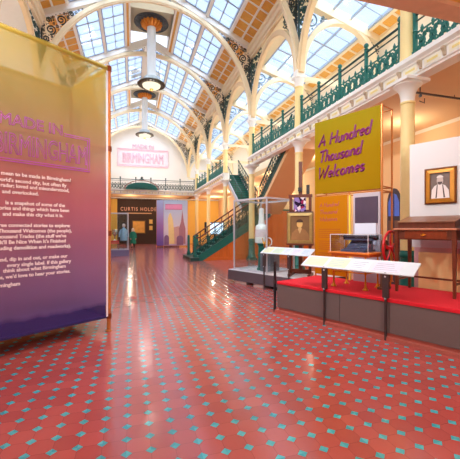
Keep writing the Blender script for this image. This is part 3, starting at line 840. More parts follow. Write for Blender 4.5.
LINES = [(69.7, 182, 'mean to be made in Birmingham?'), (65, 187.2, "world's second city, but often fly"), (68, 192.2, 'radar; loved and misunderstood,'), (37.5, 195.5, 'and overlooked.'),
         (63.6, 207.0, 'is a snapshot of some of the'), (68, 212.0, 'stories and things which have been'), (62, 217, 'and make this city what it is.'),
         (69, 227, 'three connected stories to explore:'), (70.5, 232, 'Thousand Welcomes (the people),'), (65, 237, "Thousand Trades (the stuff we've"), (64.5, 242, "It'll Be Nice When It's Finished"), (69.7, 247, '(including demolition and roadworks).'),
         (66, 257, 'around, dip in and out, or make our'), (69.7, 262, 'every single label. If this gallery'), (64.5, 267, 'think about what Birmingham'), (69, 272, "means, we'd love to hear your stories."), (19, 284.5, 'Birmingham')]
def banner_sz(px, py):
    k = (px - 230) / 335.5; s = (-1.913 - 5.296 * k) / (0.64 - 0.77 * k); zc = 5.296 - 0.77 * s
    return s, 1.6 - (py - 230) * zc / 335.5
z_first = None
for px, py, tx in LINES:
    s, z = banner_sz(px, py)
    text_mesh(tx, 0.066, WTX, BT1, 'text_line', Matrix.Translation((-s, -0.04, z - 0.01)), bold=0.0018, xs=0.97, align='RIGHT')
text_mesh('MADE IN', 0.20, PTX, BT1, 'title', Matrix.Translation((-0.72, -0.04, 2.92)), outline=0.0035, xs=0.98, align='RIGHT')
text_mesh('BIRMINGHAM', 0.37, PTX, BT1, 'title', Matrix.Translation((-0.37, -0.04, 2.56)), outline=0.0045, xs=0.52, align='RIGHT')
b = MB()
for o_, r_ in ((0.0, 0.005), (0.03, 0.005)):
    b.tube([(-0.71, -0.04, 2.95 - o_), (-0.335 - o_, -0.04, 2.95 - o_), (-0.335 - o_, -0.04, 2.46 + o_), (-2.35, -0.04, 2.46 + o_)], r_, 4)
b.build('title_border', PTX, BT1)

# ------------------------------------------------------------------ exhibit platform (right, red felt)
U = Vector((0.405, -0.914, 0)); V = Vector((0.914, 0.405, 0)); RZ = math.atan2(U.y, U.x)
P0 = Vector((2.70, 5.98, 0))
def PP(u, v, z=0.0): return P0 + U * u + V * v + Vector((0, 0, z))
t = thing('exhibit_platform', 'long mauve grey plinth topped with bright red felt', 'platform', P0, RZ)
L2, D2, H2 = 5.2, 1.33, 0.60
b = MB(); b.box(0, L2, 0, D2, 0.10, H2 - 0.05); b.build('plinth', PLIN, t)
b = MB()
for u in (1.35, 2.15, 3.35, 4.4): b.box(u - 0.004, u + 0.004, -0.003, 0.01, 0.1, H2 - 0.05)
split(b, 'joint', DKPOST, t)
b = MB(); b.bbox(-0.01, L2, -0.012, D2, H2 - 0.05, H2, 0.01); b.build('felt_top', REDF, t)
b = MB(); b.box(-0.03, L2, -0.05, D2, 0.0, 0.05); b.box(0.02, L2, 0.02, D2, 0.05, 0.10); b.build('skirting', mat('rosewood skirting', (170, 92, 84), 0.4, var=0.12), t)
ZP = H2
# corner post
t = thing('barrier_post', 'thin black upright post at the left corner of the red platform', 'post', PP(-0.045, -0.02), RZ)
b = MB(); b.box(-0.018, 0.018, -0.018, 0.018, 0.0, 0.97); b.build('upright', BLACK, t)
b = MB(); b.box(-0.024, 0.024, -0.024, 0.024, 0.55, 0.62); b.box(-0.022, 0.022, -0.022, 0.022, 0.94, 0.98); split(b, 'bracket', DKPOST, t)
# reading rail
def reading_rail(root, L, post_u, seed):
    b = MB(); b.hexa([(0, -0.04, 0.955), (L, -0.04, 0.955), (L, 0.22, 1.115), (0, 0.22, 1.115), (0, -0.045, 0.968), (L, -0.045, 0.968), (L, 0.215, 1.128), (0, 0.215, 1.128)])
    pn = b.build('panel', PRINT, root)
    R = random.Random(seed); u = 0.05; cols = [(224, 222, 176), (206, 220, 188), (216, 222, 232), (218, 212, 230), (204, 216, 230)]
    k = 0
    while u < L - 0.25:
        w_ = R.uniform(0.2, 0.4); w_ = min(w_, L - 0.05 - u); c = cols[k % 5]; k += 1
        def pt(uu, f): return (uu, -0.0455 + 0.26 * f, 0.969 + 0.16 * f)
        b = MB(); p = [pt(u, 0.12), pt(u + w_, 0.12), pt(u + w_, 0.88), pt(u, 0.88)]
        b.hexa([Vector(q) - Vector((0, 0, 0.002)) for q in p] + [Vector(q) + Vector((0, -0.0008, 0.0012)) for q in p]); b.build('label_print', mat('label tint %d' % (k % 5), c, 0.6, var=0.05), root)
        b = MB()
        for j in range(4):
            f = 0.24 + 0.15 * j; e = R.uniform(0.6, 0.92); p = [pt(u + 0.02, f), pt(u + w_ * e, f), pt(u + w_ * e, f + 0.035), pt(u + 0.02, f + 0.035)]
            b.hexa([Vector(q) for q in p] + [Vector(q) + Vector((0, -0.0015, 0.0024)) for q in p])
        b.build('label_rule', mat('grey print', (170, 178, 200), 0.6), root); u += w_ + 0.06
    for pu in post_u:
        b = MB(); b.box(pu - 0.012, pu + 0.012, -0.035, 0.0, 0.0, 0.98); b.hexa([(pu - 0.045, -0.03, 0.61), (pu + 0.045, -0.03, 0.61), (pu + 0.045, 0.015, 0.61), (pu - 0.045, 0.015, 0.61), (pu - 0.045, -0.03, 0.96), (pu + 0.045, -0.03, 0.96), (pu + 0.045, 0.015, 0.985), (pu - 0.045, 0.015, 0.985)])
        p = b.build('post', DKPOST, root)
        b = MB()
        for z in (0.60, 0.92): b.lathe([(0.014, 0), (0.014, 0.008), (0.008, 0.012)], 8, (pu, -0.03, z), Matrix.Rotation(PI / 2, 3, 'X'))
        split(b, 'bolt', STEEL, p)
t = thing('reading_rail', 'long white slanted label rail on dark posts before the red platform', 'label rail', PP(0.62, -0.03), RZ); reading_rail(t, 1.89, (0.47, 1.50), 2)

# yellow banner frame behind platform
BN = thing('fabric_banner', 'yellow banner on copper frame lettered A Hundred Thousand Welcomes', 'banner', PP(0, 1.24, ZP), RZ)
OL = mat_fabric('olive gold cloth', [(0.0, (182, 146, 26)), (0.5, (180, 146, 26)), (1.0, (176, 160, 40))], 1.7, 3.3, 0.06)
AM = mat_fabric('amber cloth', [(0.0, (208, 136, 26)), (1.0, (212, 146, 32))], 0.0, 1.7, 0.04)
for x, y, h_ in ((0, 0, 3.31), (1.455, 0, 3.31), (0, 0.4, 3.31), (1.455, 0.4, 3.31), (0.795, 0, 1.74)):
    b = MB(); b.tube([(x, y, 0), (x, y, h_)], 0.018, 8); b.lathe([(0.035, 0), (0.035, 0.01), (0.018, 0.02)], 8, (x, y, 0)); b.build('post', COPP, BN)
sg = []
for z in (3.30, 1.72, 1.8): sg += [((0, 0, z), (1.455, 0, z)), ((0, 0.4, z), (1.455, 0.4, z)), ((0, 0, z), (0, 0.4, z)), ((1.455, 0, z), (1.455, 0.4, z))]
tubeparts(BN, 'rail', sg, 0.013, COPP, 6)
b = MB(); b.box(0.0, 1.44, -0.03, -0.022, 1.76, 3.30); b.build('upper_cloth', OL, BN)
b = MB(); b.box(0.0, 0.775, -0.03, -0.022, 0.05, 1.70); b.build('lower_cloth', AM, BN)
PUR = mat('plum print', (110, 14, 84), 0.6, var=0.05)
def ar(cx, cy, rx, ry, a0, a1, n=8): return [(cx + rx * math.cos(math.radians(a0 + (a1 - a0) * i / n)), cy + ry * math.sin(math.radians(a0 + (a1 - a0) * i / n))) for i in range(n + 1)]
GL = {  # brush written letters: (advance, strokes)
 'A': (0.75, [[(0.0, 0.0), (0.36, 1.0), (0.62, 0.0)], [(0.1, 0.36), (0.62, 0.40)]]),
 'H': (0.78, [[(0.06, 0.0), (0.06, 1.0)], [(0.6, 0.0), (0.6, 1.04)], [(0.06, 0.48), (0.6, 0.55)]]),
 'T': (0.68, [[(0.0, 0.95), (0.66, 1.02)], [(0.3, 0.0), (0.33, 1.0)]]),
 'W': (1.0, [[(0.0, 1.0), (0.2, 0.0), (0.46, 0.8), (0.62, 0.0), (0.9, 1.05)]]),
 'u': (0.52, [[(0.04, 0.5), (0.04, 0.2)] + ar(0.2, 0.18, 0.16, 0.18, 180, 360) + [(0.36, 0.5)], [(0.36, 0.3), (0.40, 0.0)]]),
 'n': (0.52, [[(0.04, 0.5), (0.04, 0.0)], [(0.04, 0.3)] + ar(0.2, 0.32, 0.16, 0.18, 180, 0) + [(0.38, 0.0)]]),
 'd': (0.54, [ar(0.19, 0.24, 0.17, 0.25, 20, 380, 12), [(0.38, 1.05), (0.38, 0.0)]]),
 'r': (0.38, [[(0.04, 0.5), (0.04, 0.0)], ar(0.2, 0.3, 0.16, 0.2, 180, 50)]),
 'e': (0.46, [[(0.03, 0.26), (0.34, 0.32)] + ar(0.19, 0.27, 0.16, 0.24, 15, 320, 11)]),
 'o': (0.48, [ar(0.2, 0.25, 0.17, 0.25, 90, 450, 12)]),
 's': (0.42, [ar(0.18, 0.37, 0.13, 0.13, 30, 250, 6) + ar(0.17, 0.12, 0.14, 0.13, 80, -150, 6)]),
 'a': (0.52, [ar(0.19, 0.24, 0.16, 0.24, 30, 390, 12), [(0.36, 0.48), (0.40, 0.0)]]),
 'h': (0.52, [[(0.04, 1.0), (0.04, 0.0)], [(0.04, 0.3)] + ar(0.2, 0.32, 0.16, 0.18, 180, 0) + [(0.38, 0.0)]]),
 'l': (0.26, [[(0.08, 1.05), (0.06, 0.1), (0.16, 0.0)]]),
 'c': (0.44, [ar(0.2, 0.25, 0.16, 0.25, 50, 310, 10)]),
 'm': (0.78, [[(0.04, 0.5), (0.04, 0.0)], [(0.04, 0.3)] + ar(0.18, 0.34, 0.14, 0.16, 180, 0) + [(0.32, 0.0)], [(0.32, 0.3)] + ar(0.46, 0.34, 0.14, 0.16, 180, 0) + [(0.62, 0.0)]]),
 ' ': (0.34, [])}
def brush(word, x0, z0, cap, wid, tilt, th, y):
    tot = sum(GL[c][0] for c in word); k = wid / (tot * 1.0); b = MB(); x = 0.0
    for c in word:
        for st in GL[c][1]:
            pts = []
            for (a, h_) in st:
                xx = (x + a) * k + h_ * cap * 0.22; pts.append((x0 + xx, y, z0 + h_ * cap + xx * tilt))
            b.tube(pts, th, 5)
        x += GL[c][0]
    return b
for wd, x0, z0, cap, wid in (('A Hundred', 0.10, 2.76, 0.235, 1.17), ('Thousand', 0.10, 2.42, 0.235, 0.98), ('Welcomes', 0.08, 2.08, 0.235, 1.06)):
    brush(wd, x0, z0, cap, wid, 0.05, 0.024, -0.03).build('brush_lettering', PUR, BN)
for i, wd in enumerate(('A Hundred', 'Thousand', 'Welcomes')):
    brush(wd, 0.12, 1.47 - 0.15 * i, 0.09, 0.46 - 0.03 * (i > 0), 0.03, 0.006, -0.03).build('brush_lettering', mat('faded plum print', (176, 84, 84), 0.6), BN)
b = MB(); R = random.Random(5)
for k in range(17):
    if k in (5, 11): continue
    b.box(0.10, 0.10 + R.uniform(0.44, 0.56), -0.033, -0.029, 1.00 - k * 0.042, 1.012 - k * 0.042)
b.build('text_rule', mat('brown orange print', (182, 92, 18), 0.7), BN)

# pale display board with screen and sheet, between banner posts
t = thing('display_board', 'pale framed board with dark picture above a pale blue sheet, behind the typewriter', 'display board', PP(0.90, 1.22, ZP), RZ)
b = MB(); b.bbox(0, 0.54, -0.02, 0.02, 0, 1.70); b.build('board', mat('pale pinkish grey board', (178, 168, 178), 0.6, var=0.03), t)
b = MB(); b.box(0.05, 0.50, -0.035, -0.02, 1.12, 1.62); b.build('dark_picture', mat('aubergine print', (70, 54, 76), 0.5, var=0.15), t)
b = MB(); b.box(0.05, 0.47, -0.045, -0.02, 0.72, 1.12); b.build('sheet', mat('pale blue sheet', (206, 216, 236), 0.7, var=0.03), t)
b = MB(); b.box(-0.085, -0.05, -0.03, 0.0, 0.0, 1.68); b.build('side_strip', mat('yellow strip', (238, 206, 80), 0.5), t)

# table with brass legs and the typewriter under its cover
TB = thing('brass_leg_table', 'orange wooden table on turned brass legs standing on the red felt', 'table', PP(0.98, 0.36, ZP), RZ)
b = MB(); b.bbox(-0.05, 0.72, -0.06, 0.50, 0.585, 0.615); b.build('table_top', mat('honey wood', (214, 116, 40), 0.4, var=0.2, scale=4, stretch=(1, 8, 8)), TB)
b = MB(); b.box(-0.01, 0.68, -0.02, 0.46, 0.54, 0.585); b.build('apron', mat('honey wood', (214, 116, 40)), TB)
for x in (0.03, 0.62):
    for y in (0.0, 0.42):
        b = MB(); b.lathe([(0.05, 0), (0.05, 0.012), (0.03, 0.03), (0.016, 0.07), (0.014, 0.24), (0.026, 0.27), (0.014, 0.30), (0.014, 0.52), (0.022, 0.54)], 10, (x, y, 0)); b.build('leg', BRASS, TB, True)
b = MB(); b.tube([(0.03, 0, 0.27), (0.62, 0, 0.27)], 0.011, 6); b.tube([(0.03, 0.42, 0.27), (0.62, 0.42, 0.27)], 0.011, 6); b.tube([(0.03, 0, 0.27), (0.03, 0.42, 0.27)], 0.011, 6); b.tube([(0.62, 0, 0.27), (0.62, 0.42, 0.27)], 0.011, 6)
split(b, 'stretcher', BRASS, TB)
ty = thing('typewriter', 'old dark blue typewriter under the clear cover on the brass leg table', 'typewriter', PP(1.11, 0.42, ZP + 0.615), RZ); ty.scale = (1.25, 1.1, 1.3)
b = MB(); b.prism([(0, 0), (0.36, 0), (0.36, 0.03), (0, 0.03)], 0, 0.32); b.hexa([(0.02, 0.0, 0.03), (0.34, 0.0, 0.03), (0.34, 0.30, 0.03), (0.02, 0.30, 0.03), (0.02, 0.13, 0.05), (0.34, 0.13, 0.05), (0.34, 0.30, 0.15), (0.02, 0.30, 0.15)]); b.build('body', mat('slate blue enamel', (92, 98, 126), 0.35, var=0.1), ty)
for j in range(3):
    b = MB()
    for k in range(10): b.lathe([(0.0115, 0), (0.0115, 0.006), (0.004, 0.007)], 8, (0.04 + k * 0.031 + j * 0.006, 0.02 + j * 0.035, 0.045 + j * 0.018))
    b.build('key_row', BLACK, ty)
b = MB(); b.tube([(-0.05, 0.24, 0.19), (0.41, 0.24, 0.19)], 0.028, 12); b.build('platen', BLACK, ty, True)
b = MB(); b.box(-0.02, 0.38, 0.18, 0.30, 0.15, 0.17); b.build('carriage', MC['slate blue enamel'], ty)
b = MB(); b.lathe([(0.034, 0), (0.034, 0.02)], 12, (-0.07, 0.24, 0.19), Matrix.Rotation(PI / 2, 3, 'Y')); b.lathe([(0.034, 0), (0.034, 0.02)], 12, (0.41, 0.24, 0.19), Matrix.Rotation(PI / 2, 3, 'Y')); b.tube([(-0.05, 0.2, 0.2), (-0.09, 0.12, 0.21)], 0.007, 5); split(b, 'carriage_knob', BLACK, ty, True)
cv = thing('acrylic_cover', 'clear box cover over the typewriter on the brass leg table', 'case', PP(0.96, 0.33, ZP + 0.615), RZ)
b = MB(); W_, D_, H_ = 0.70, 0.47, 0.30
b.box(0, W_, 0, 0.006, 0, H_); b.box(0, W_, D_ - 0.006, D_, 0, H_); b.box(0, 0.006, 0.006, D_ - 0.006, 0, H_); b.box(W_ - 0.006, W_, 0.006, D_ - 0.006, 0, H_); b.box(0, W_, 0, D_, H_, H_ + 0.006); b.build('cover', ACRYL, cv)
b = MB()
for x in (0, W_):
    for y in (0, D_): b.tube([(x, y, 0), (x, y, H_)], 0.005, 4)
for p in (((0, 0, H_), (W_, 0, H_)), ((0, D_, H_), (W_, D_, H_)), ((0, 0, H_), (0, D_, H_)), ((W_, 0, H_), (W_, D_, H_))): b.tube(p, 0.005, 4)
b.build('edge', mat('frosted edge', (226, 226, 232), 0.4), cv)

# machine with red flywheel between table and desk
t = thing('flywheel_machine', 'iron hand machine with a red flywheel standing beside the wooden desk', 'machine', PP(1.82, 0.72, ZP), RZ + PI / 2)
b = MB(); b.box(-0.12, 0.12, 0.02, 0.14, 0, 0.04); b.hexa([(-0.07, 0.04, 0.04), (0.07, 0.04, 0.04), (0.07, 0.12, 0.04), (-0.07, 0.12, 0.04), (-0.035, 0.05, 0.62), (0.035, 0.05, 0.62), (0.035, 0.11, 0.62), (-0.035, 0.11, 0.62)]); b.box(-0.05, 0.05, 0.04, 0.12, 0.62, 0.82); b.build('stand', mat('brown cast iron', (96, 66, 48), 0.45, var=0.2), t)
WM = Matrix.Rotation(math.radians(90), 3, 'X')
wz = 0.70
wl = MB(); wl.tube([(0.27 * math.cos(a * PI / 14), -0.03, wz + 0.27 * math.sin(a * PI / 14)) for a in range(28)], 0.021, 8, True)
wp = wl.build('flywheel', mat('red enamel', (190, 24, 30), 0.35, var=0.1), t, True)
b = MB()
for k in range(5):
    a = 2 * PI * k / 5 + 0.3; b.tube([(0, -0.03, wz), (0.14 * math.cos(a + 0.15), -0.03, wz + 0.14 * math.sin(a + 0.15)), (0.26 * math.cos(a), -0.03, wz + 0.26 * math.sin(a))], 0.014, 6)
b.tube([(0, -0.07, wz), (0, 0.1, wz)], 0.035, 8); b.build('spokes', MC['red enamel'], wp)
b = MB(); b.tube([(0.08, 0.02, 0.70), (0.1, 0.0, 0.36), (0.09, 0.02, 0.04)], 0.012, 6); b.build('crank_rod', BRASS, t)

# writing desk
DK = thing('writing_desk', 'reddish mahogany writing desk with sloped lid and drawer on tall legs', 'desk', PP(1.93, 0.66, ZP), RZ)
WD, DD, HD = 0.87, 0.56, 1.01
for x in (0.03, WD - 0.03):
    for y in (0.03, DD - 0.03):
        b = MB(); b.hexa([(x - 0.018, y - 0.018, 0), (x + 0.018, y - 0.018, 0), (x + 0.018, y + 0.018, 0), (x - 0.018, y + 0.018, 0), (x - 0.028, y - 0.028, HD - 0.02), (x + 0.028, y - 0.028, HD - 0.02), (x + 0.028, y + 0.028, HD - 0.02), (x - 0.028, y + 0.028, HD - 0.02)]); b.build('leg', DKWD, DK)
b = MB(); b.box(0.02, WD - 0.02, 0.02, DD - 0.02, HD - 0.17, HD - 0.02); b.build('apron', MAHO, DK)
b = MB(); b.bbox(0.16, WD - 0.12, 0.005, 0.03, HD - 0.15, HD - 0.035, 0.004); dw = b.build('drawer', mat('glossy red mahogany', (124, 54, 30), 0.3, var=0.3, scale=4, stretch=(8, 1, 1)), DK)
b = MB(); b.tube([(0.40, -0.005, HD - 0.09), (0.43, -0.025, HD - 0.105), (0.47, -0.005, HD - 0.09)], 0.007, 6); b.lathe([(0.02, 0), (0.016, 0.006)], 8, (0.435, 0.006, HD - 0.088), Matrix.Rotation(PI / 2, 3, 'X')); b.build('handle', BRASS, dw)
b = MB(); b.bbox(-0.01, WD + 0.01, -0.02, DD + 0.01, HD - 0.02, HD + 0.01); b.build('table_top', mat('light edge mahogany', (176, 112, 84), 0.35, var=0.2, scale=4, stretch=(8, 1, 1)), DK)
b = MB(); y0_ = 0.06; b.hexa([(0.04, y0_, HD + 0.01), (WD - 0.03, y0_, HD + 0.01), (WD - 0.03, DD - 0.02, HD + 0.01), (0.04, DD - 0.02, HD + 0.01), (0.04, y0_, HD + 0.10), (WD - 0.03, y0_, HD + 0.10), (WD - 0.03, DD - 0.02, HD + 0.21), (0.04, DD - 0.02, HD + 0.21)]); b.build('slope_box', MAHO, DK)
b = MB(); b.hexa([(0.03, y0_ - 0.02, HD + 0.095), (WD - 0.02, y0_ - 0.02, HD + 0.095), (WD - 0.02, DD - 0.10, HD + 0.192), (0.03, DD - 0.10, HD + 0.192), (0.03, y0_ - 0.02, HD + 0.112), (WD - 0.02, y0_ - 0.02, HD + 0.112), (WD - 0.02, DD - 0.10, HD + 0.21), (0.03, DD - 0.10, HD + 0.21)]); b.build('sloped_lid', mat('faded mahogany lid', (122, 80, 60), 0.3, var=0.2, scale=4, stretch=(8, 1, 1)), DK)
b = MB(); b.beam((0.03, 0.03, 0.2), (0.03, DD - 0.03, 0.2), 0.025, 0.03); b.beam((WD - 0.03, 0.03, 0.2), (WD - 0.03, DD - 0.03, 0.2), 0.025, 0.03); b.beam((0.03, DD - 0.03, 0.2), (WD - 0.03, DD - 0.03, 0.2), 0.025, 0.03); split(b, 'stretcher', DKWD, DK)
# chest at the frame edge
t = thing('wooden_cabinet', 'dark wooden box with blue green lid at the right edge behind the desk', 'box', PP(2.86, 0.80, ZP), RZ)
b = MB(); b.bbox(0, 0.7, 0, 0.42, 0.86, 1.16); b.build('body', DKWD, t)
b = MB(); b.bbox(-0.01, 0.71, -0.01, 0.43, 1.16, 1.21); b.build('lid', mat('blue green cloth lid', (36, 78, 98), 0.6), t)
for x in (0.03, 0.67):
    for y in (0.03, 0.39):
        b = MB(); b.box(x - 0.025, x + 0.025, y - 0.025, y + 0.025, 0, 0.86); b.build('leg', DKWD, t)

# white partition with portrait
PT = MB(); PT.box(1.875, 5.2, 1.40, 1.52, 0.95 + 0.34, 3.10); pw = PT.build('wall_partition', mat('pale grey partition paint', (214, 214, 219), 0.8, var=0.02, scale=1.5), loc=P0, rz=RZ, kind='structure')
PT = MB(); PT.box(1.95, 5.2, 1.40, 1.52, 0, 1.29); PT.build('dado', mat('mauve paint', (206, 166, 172), 0.8, var=0.04), pw)
PT = MB(); PT.box(2.03, 3.7, 1.37, 1.40, 0.50, 1.21); PT.build('panel', mat('sand coloured board', (252, 218, 156), 0.7, var=0.06), pw)
t = thing('framed_portrait', 'black and white photograph of a person in a wide gilt frame on white partition', 'picture', PP(2.13, 1.40, 2.03), RZ)
def frame_ring(W, H, w, d, y=0.0):
    b = MB()
    for q in ([(0, 0), (W, 0), (W - w, w), (w, w)], [(W, 0), (W, H), (W - w, H - w), (W - w, w)], [(W, H), (0, H), (w, H - w), (W - w, H - w)], [(0, H), (0, 0), (w, w), (w, H - w)]):
        o_ = [(x, y - d * 0.6, z) for x, z in q[:2]] + [(x, y - d, z) for x, z in q[2:]]
        b.hexa([(x, y, z) for x, z in q] + o_)
    return b
frame_ring(0.47, 0.60, 0.085, 0.05).build('frame', GILT, t)
frame_ring(0.47, 0.60, 0.02, 0.055).build('frame_lip', mat('dark gilt lip', (130, 74, 26), 0.4, 0.3), t)
b = MB(); b.box(0.08, 0.39, -0.02, -0.005, 0.08, 0.52); b.build('print', mat('grey brown photograph', (112, 96, 92), 0.5, var=0.3, scale=18), t)
b = MB(); zz = -0.0215
def flat(poly, y0, y1): 
    q = MB(); q.prism(poly, y0, y1); return q
flat([(0.10, 0.09), (0.11, 0.24), (0.15, 0.30), (0.20, 0.325), (0.26, 0.325), (0.31, 0.30), (0.36, 0.22), (0.37, 0.09)], -0.023, -0.019).build('shirt', mat('white shirt print', (226, 216, 216), 0.6), t)
flat(ar(0.232, 0.385, 0.048, 0.075, 0, 360, 18)[:-1], -0.024, -0.020).build('face', mat('pale face print', (190, 176, 172), 0.6), t)
flat(ar(0.232, 0.425, 0.052, 0.05, 10, 170, 10), -0.0245, -0.0205).build('hair', mat('pale hair print', (222, 214, 212), 0.6), t)
flat([(0.195, 0.365), (0.27, 0.365), (0.26, 0.33), (0.232, 0.315), (0.205, 0.33)], -0.0246, -0.021).build('beard', mat('dark print', (84, 70, 70), 0.6), t)
q = MB()
q.prism([(0.165, 0.10), (0.185, 0.31), (0.20, 0.32), (0.185, 0.10)], -0.0246, -0.021); q.prism([(0.285, 0.10), (0.265, 0.32), (0.28, 0.31), (0.31, 0.10)], -0.0246, -0.021); split(q, 'braces', MC['dark print'], t)

# stained glass panel on the aisle wall seen between posts
t = thing('stained_glass_panel', 'dark arched stained glass panel with blue top beyond the copper posts', 'stained glass', (0, 0, 0))
t.location = (6.78, 7.45, 0); t.scale = (0.75, 1, 0.98); t.rotation_euler = (0, 0, RZ)
b = MB(); b.prism([(-0.24, 0.75), (0.24, 0.75), (0.24, 2.35)] + ar(0, 2.35, 0.24, 0.42, 0, 180, 10)[1:], 0, 0.05); b.box(-0.30, 0.30, -0.05, 0.12, 0, 0.75); b.build('frame', mat('aubergine lead', (74, 54, 60), 0.6, var=0.2), t)
b = MB(); b.prism([(-0.19, 2.0), (-0.02, 2.0), (-0.02, 2.62), (-0.10, 2.58), (-0.19, 2.38)], -0.012, 0); b.prism([(0.02, 2.0), (0.19, 2.0), (0.19, 2.38), (0.10, 2.58), (0.02, 2.62)], -0.012, 0); split(b, 'blue_light', mat('cobalt glass', (92, 122, 220), 0.3, var=0.2), t)
b = MB()
for z in (0.9, 1.25, 1.6): b.box(-0.19, -0.02, -0.012, 0, z, z + 0.28); b.box(0.02, 0.19, -0.012, 0, z, z + 0.28)
split(b, 'brown_light', mat('amber brown glass', (120, 82, 66), 0.3, var=0.3), t)

# ------------------------------------------------------------------ second platform with glass case and easel
Q0 = Vector((2.83, 9.9, 0))
def QQ(u, v, z=0.0): return Q0 + U * u + V * v + Vector((0, 0, z))
PLIN2 = mat('dark mauve laminate', (88, 78, 88), 0.55, var=0.05, scale=20)
t = thing('exhibit_platform', 'low mauve grey plinth with pale top under the glass case and easel', 'platform', Q0, RZ)
b = MB(); b.box(0, 3.15, 0, 1.5, 0.08, 0.37); b.build('plinth', PLIN2, t)
b = MB(); b.box(0.01, 3.14, 0.01, 1.49, 0.37, 0.39); b.build('top', PLTOP, t)
b = MB(); b.box(0.25, 0.75, 0.06, 0.4, 0.0, 0.08); b.box(1.05, 1.45, 0.06, 0.4, 0.0, 0.08); b.box(2.3, 2.7, 0.06, 0.4, 0.0, 0.08); b.box(0.3, 0.7, 1.1, 1.4, 0, 0.08); b.box(2.3, 2.7, 1.1, 1.4, 0, 0.08); split(b, 'foot', mat('white underglow block', (236, 230, 232), 0.6), t)  # white blocks stand for light and reflection under the plinth
GC = thing('glass_case', 'tall glass case with grey metal edges holding a white urn', 'display case', QQ(0.13, 0.10, 0.39), RZ)
GW, GD, GH = 1.40, 1.2, 2.08
b = MB(); e = 0.035
for x in (0, GW - e):
    for y in (0, GD - e): b.box(x, x + e, y, y + e, 0, GH)
b.box(0, GW, 0, e, GH - 0.02, GH + 0.03); b.box(0, GW, GD - e, GD, GH - 0.02, GH + 0.03); b.box(0, e, e, GD - e, GH - 0.02, GH + 0.03); b.box(GW - e, GW, e, GD - e, GH - 0.02, GH + 0.03)
b.box(0, GW, 0, e, 0, 0.04); b.box(0, GW, GD - e, GD, 0, 0.04); b.box(0, e, e, GD - e, 0, 0.04); b.box(GW - e, GW, e, GD - e, 0, 0.04)
b.build('frame', STEEL, GC)
for nm, bx in (('pane', (e, GW - e, 0.012, 0.02, 0.04, GH - 0.02)), ('pane', (e, GW - e, GD - 0.02, GD - 0.012, 0.04, GH - 0.02)), ('pane', (0.012, 0.02, e, GD - e, 0.04, GH - 0.02)), ('pane', (GW - 0.02, GW - 0.012, e, GD - e, 0.04, GH - 0.02))):
    b = MB(); b.box(*bx); b.build(nm, GLASS, GC)
b = MB(); b.box(e, GW - e, e, GD - e, GH, GH + 0.012); b.build('lid', GLASS, GC)
PD = thing('pedestal', 'green turned pedestal inside the glass case under the white urn', 'pedestal', QQ(0.82, 0.62, 0.39), RZ)
b = MB(); b.lathe([(0.14, 0), (0.14, 0.05), (0.11, 0.08), (0.10, 0.4), (0.12, 0.44), (0.10, 0.48), (0.095, 0.72), (0.13, 0.75), (0.13, 0.79)], 18); b.build('shaft', TEAL, PD, True)
UR = thing('urn', 'white glazed tall urn with tapering neck on the green pedestal', 'urn', QQ(0.82, 0.62, 1.18), RZ)
b = MB(); b.lathe([(0.12, 0), (0.19, 0.02), (0.20, 0.06), (0.19, 0.30), (0.18, 0.50), (0.16, 0.54), (0.10, 0.58), (0.085, 0.7), (0.08, 0.98), (0.085, 1.02), (0.06, 1.05), (0.001, 1.06)], 22); b.build('body', mat('white glaze', (240, 242, 242), 0.2, var=0.05), UR, True)
b = MB(); b.lathe([(0.197, 0.2), (0.194, 0.3), (0.188, 0.42)], 22); b.build('pink_band', mat('faint pink glaze', (226, 212, 220), 0.25, var=0.12, scale=12), UR, True)
b = MB()
for sg in (1, -1): b.tube([(sg * 0.19, 0, 0.12), (sg * 0.25, 0, 0.16), (sg * 0.25, 0, 0.22), (sg * 0.20, 0, 0.26)], 0.018, 6)
split(b, 'handle', NAVY, UR)
EW = thing('ewer', 'brass ewer with curved white handle inside the glass case', 'ewer', QQ(1.16, 0.5, 0.93), RZ)
b = MB(); b.lathe([(0.08, 0), (0.08, 0.02), (0.03, 0.05), (0.03, 0.09), (0.10, 0.17), (0.11, 0.25), (0.05, 0.34), (0.04, 0.40), (0.06, 0.44)], 16); b.build('body', BRASS, EW, True)
b = MB(); b.tube([(0.09, 0, 0.2), (0.17, 0, 0.24), (0.19, 0, 0.34), (0.14, 0, 0.42), (0.05, 0, 0.43)], 0.016, 6); b.build('handle', mat('white glaze', (238, 240, 240)), EW, True)
b = MB(); b.tube([(-0.09, 0, 0.22), (-0.15, 0, 0.3), (-0.19, 0, 0.42)], [0.022, 0.016, 0.012], 6); b.build('spout', BRASS, EW, True)
GB = thing('display_block', 'grey display block inside the glass case under the brass ewer', 'block', QQ(1.0, 0.35, 0.39), RZ)
b = MB(); b.bbox(0.02, 0.42, 0, 0.4, 0, 0.54); b.build('block', mat('slate grey laminate', (112, 112, 124), 0.6, var=0.04), GB)

t = thing('reading_rail', 'white slanted label rail on dark posts in front of glass case and easel', 'label rail', QQ(1.45, -0.03), RZ); reading_rail(t, 1.62, (0.12, 0.98), 9)

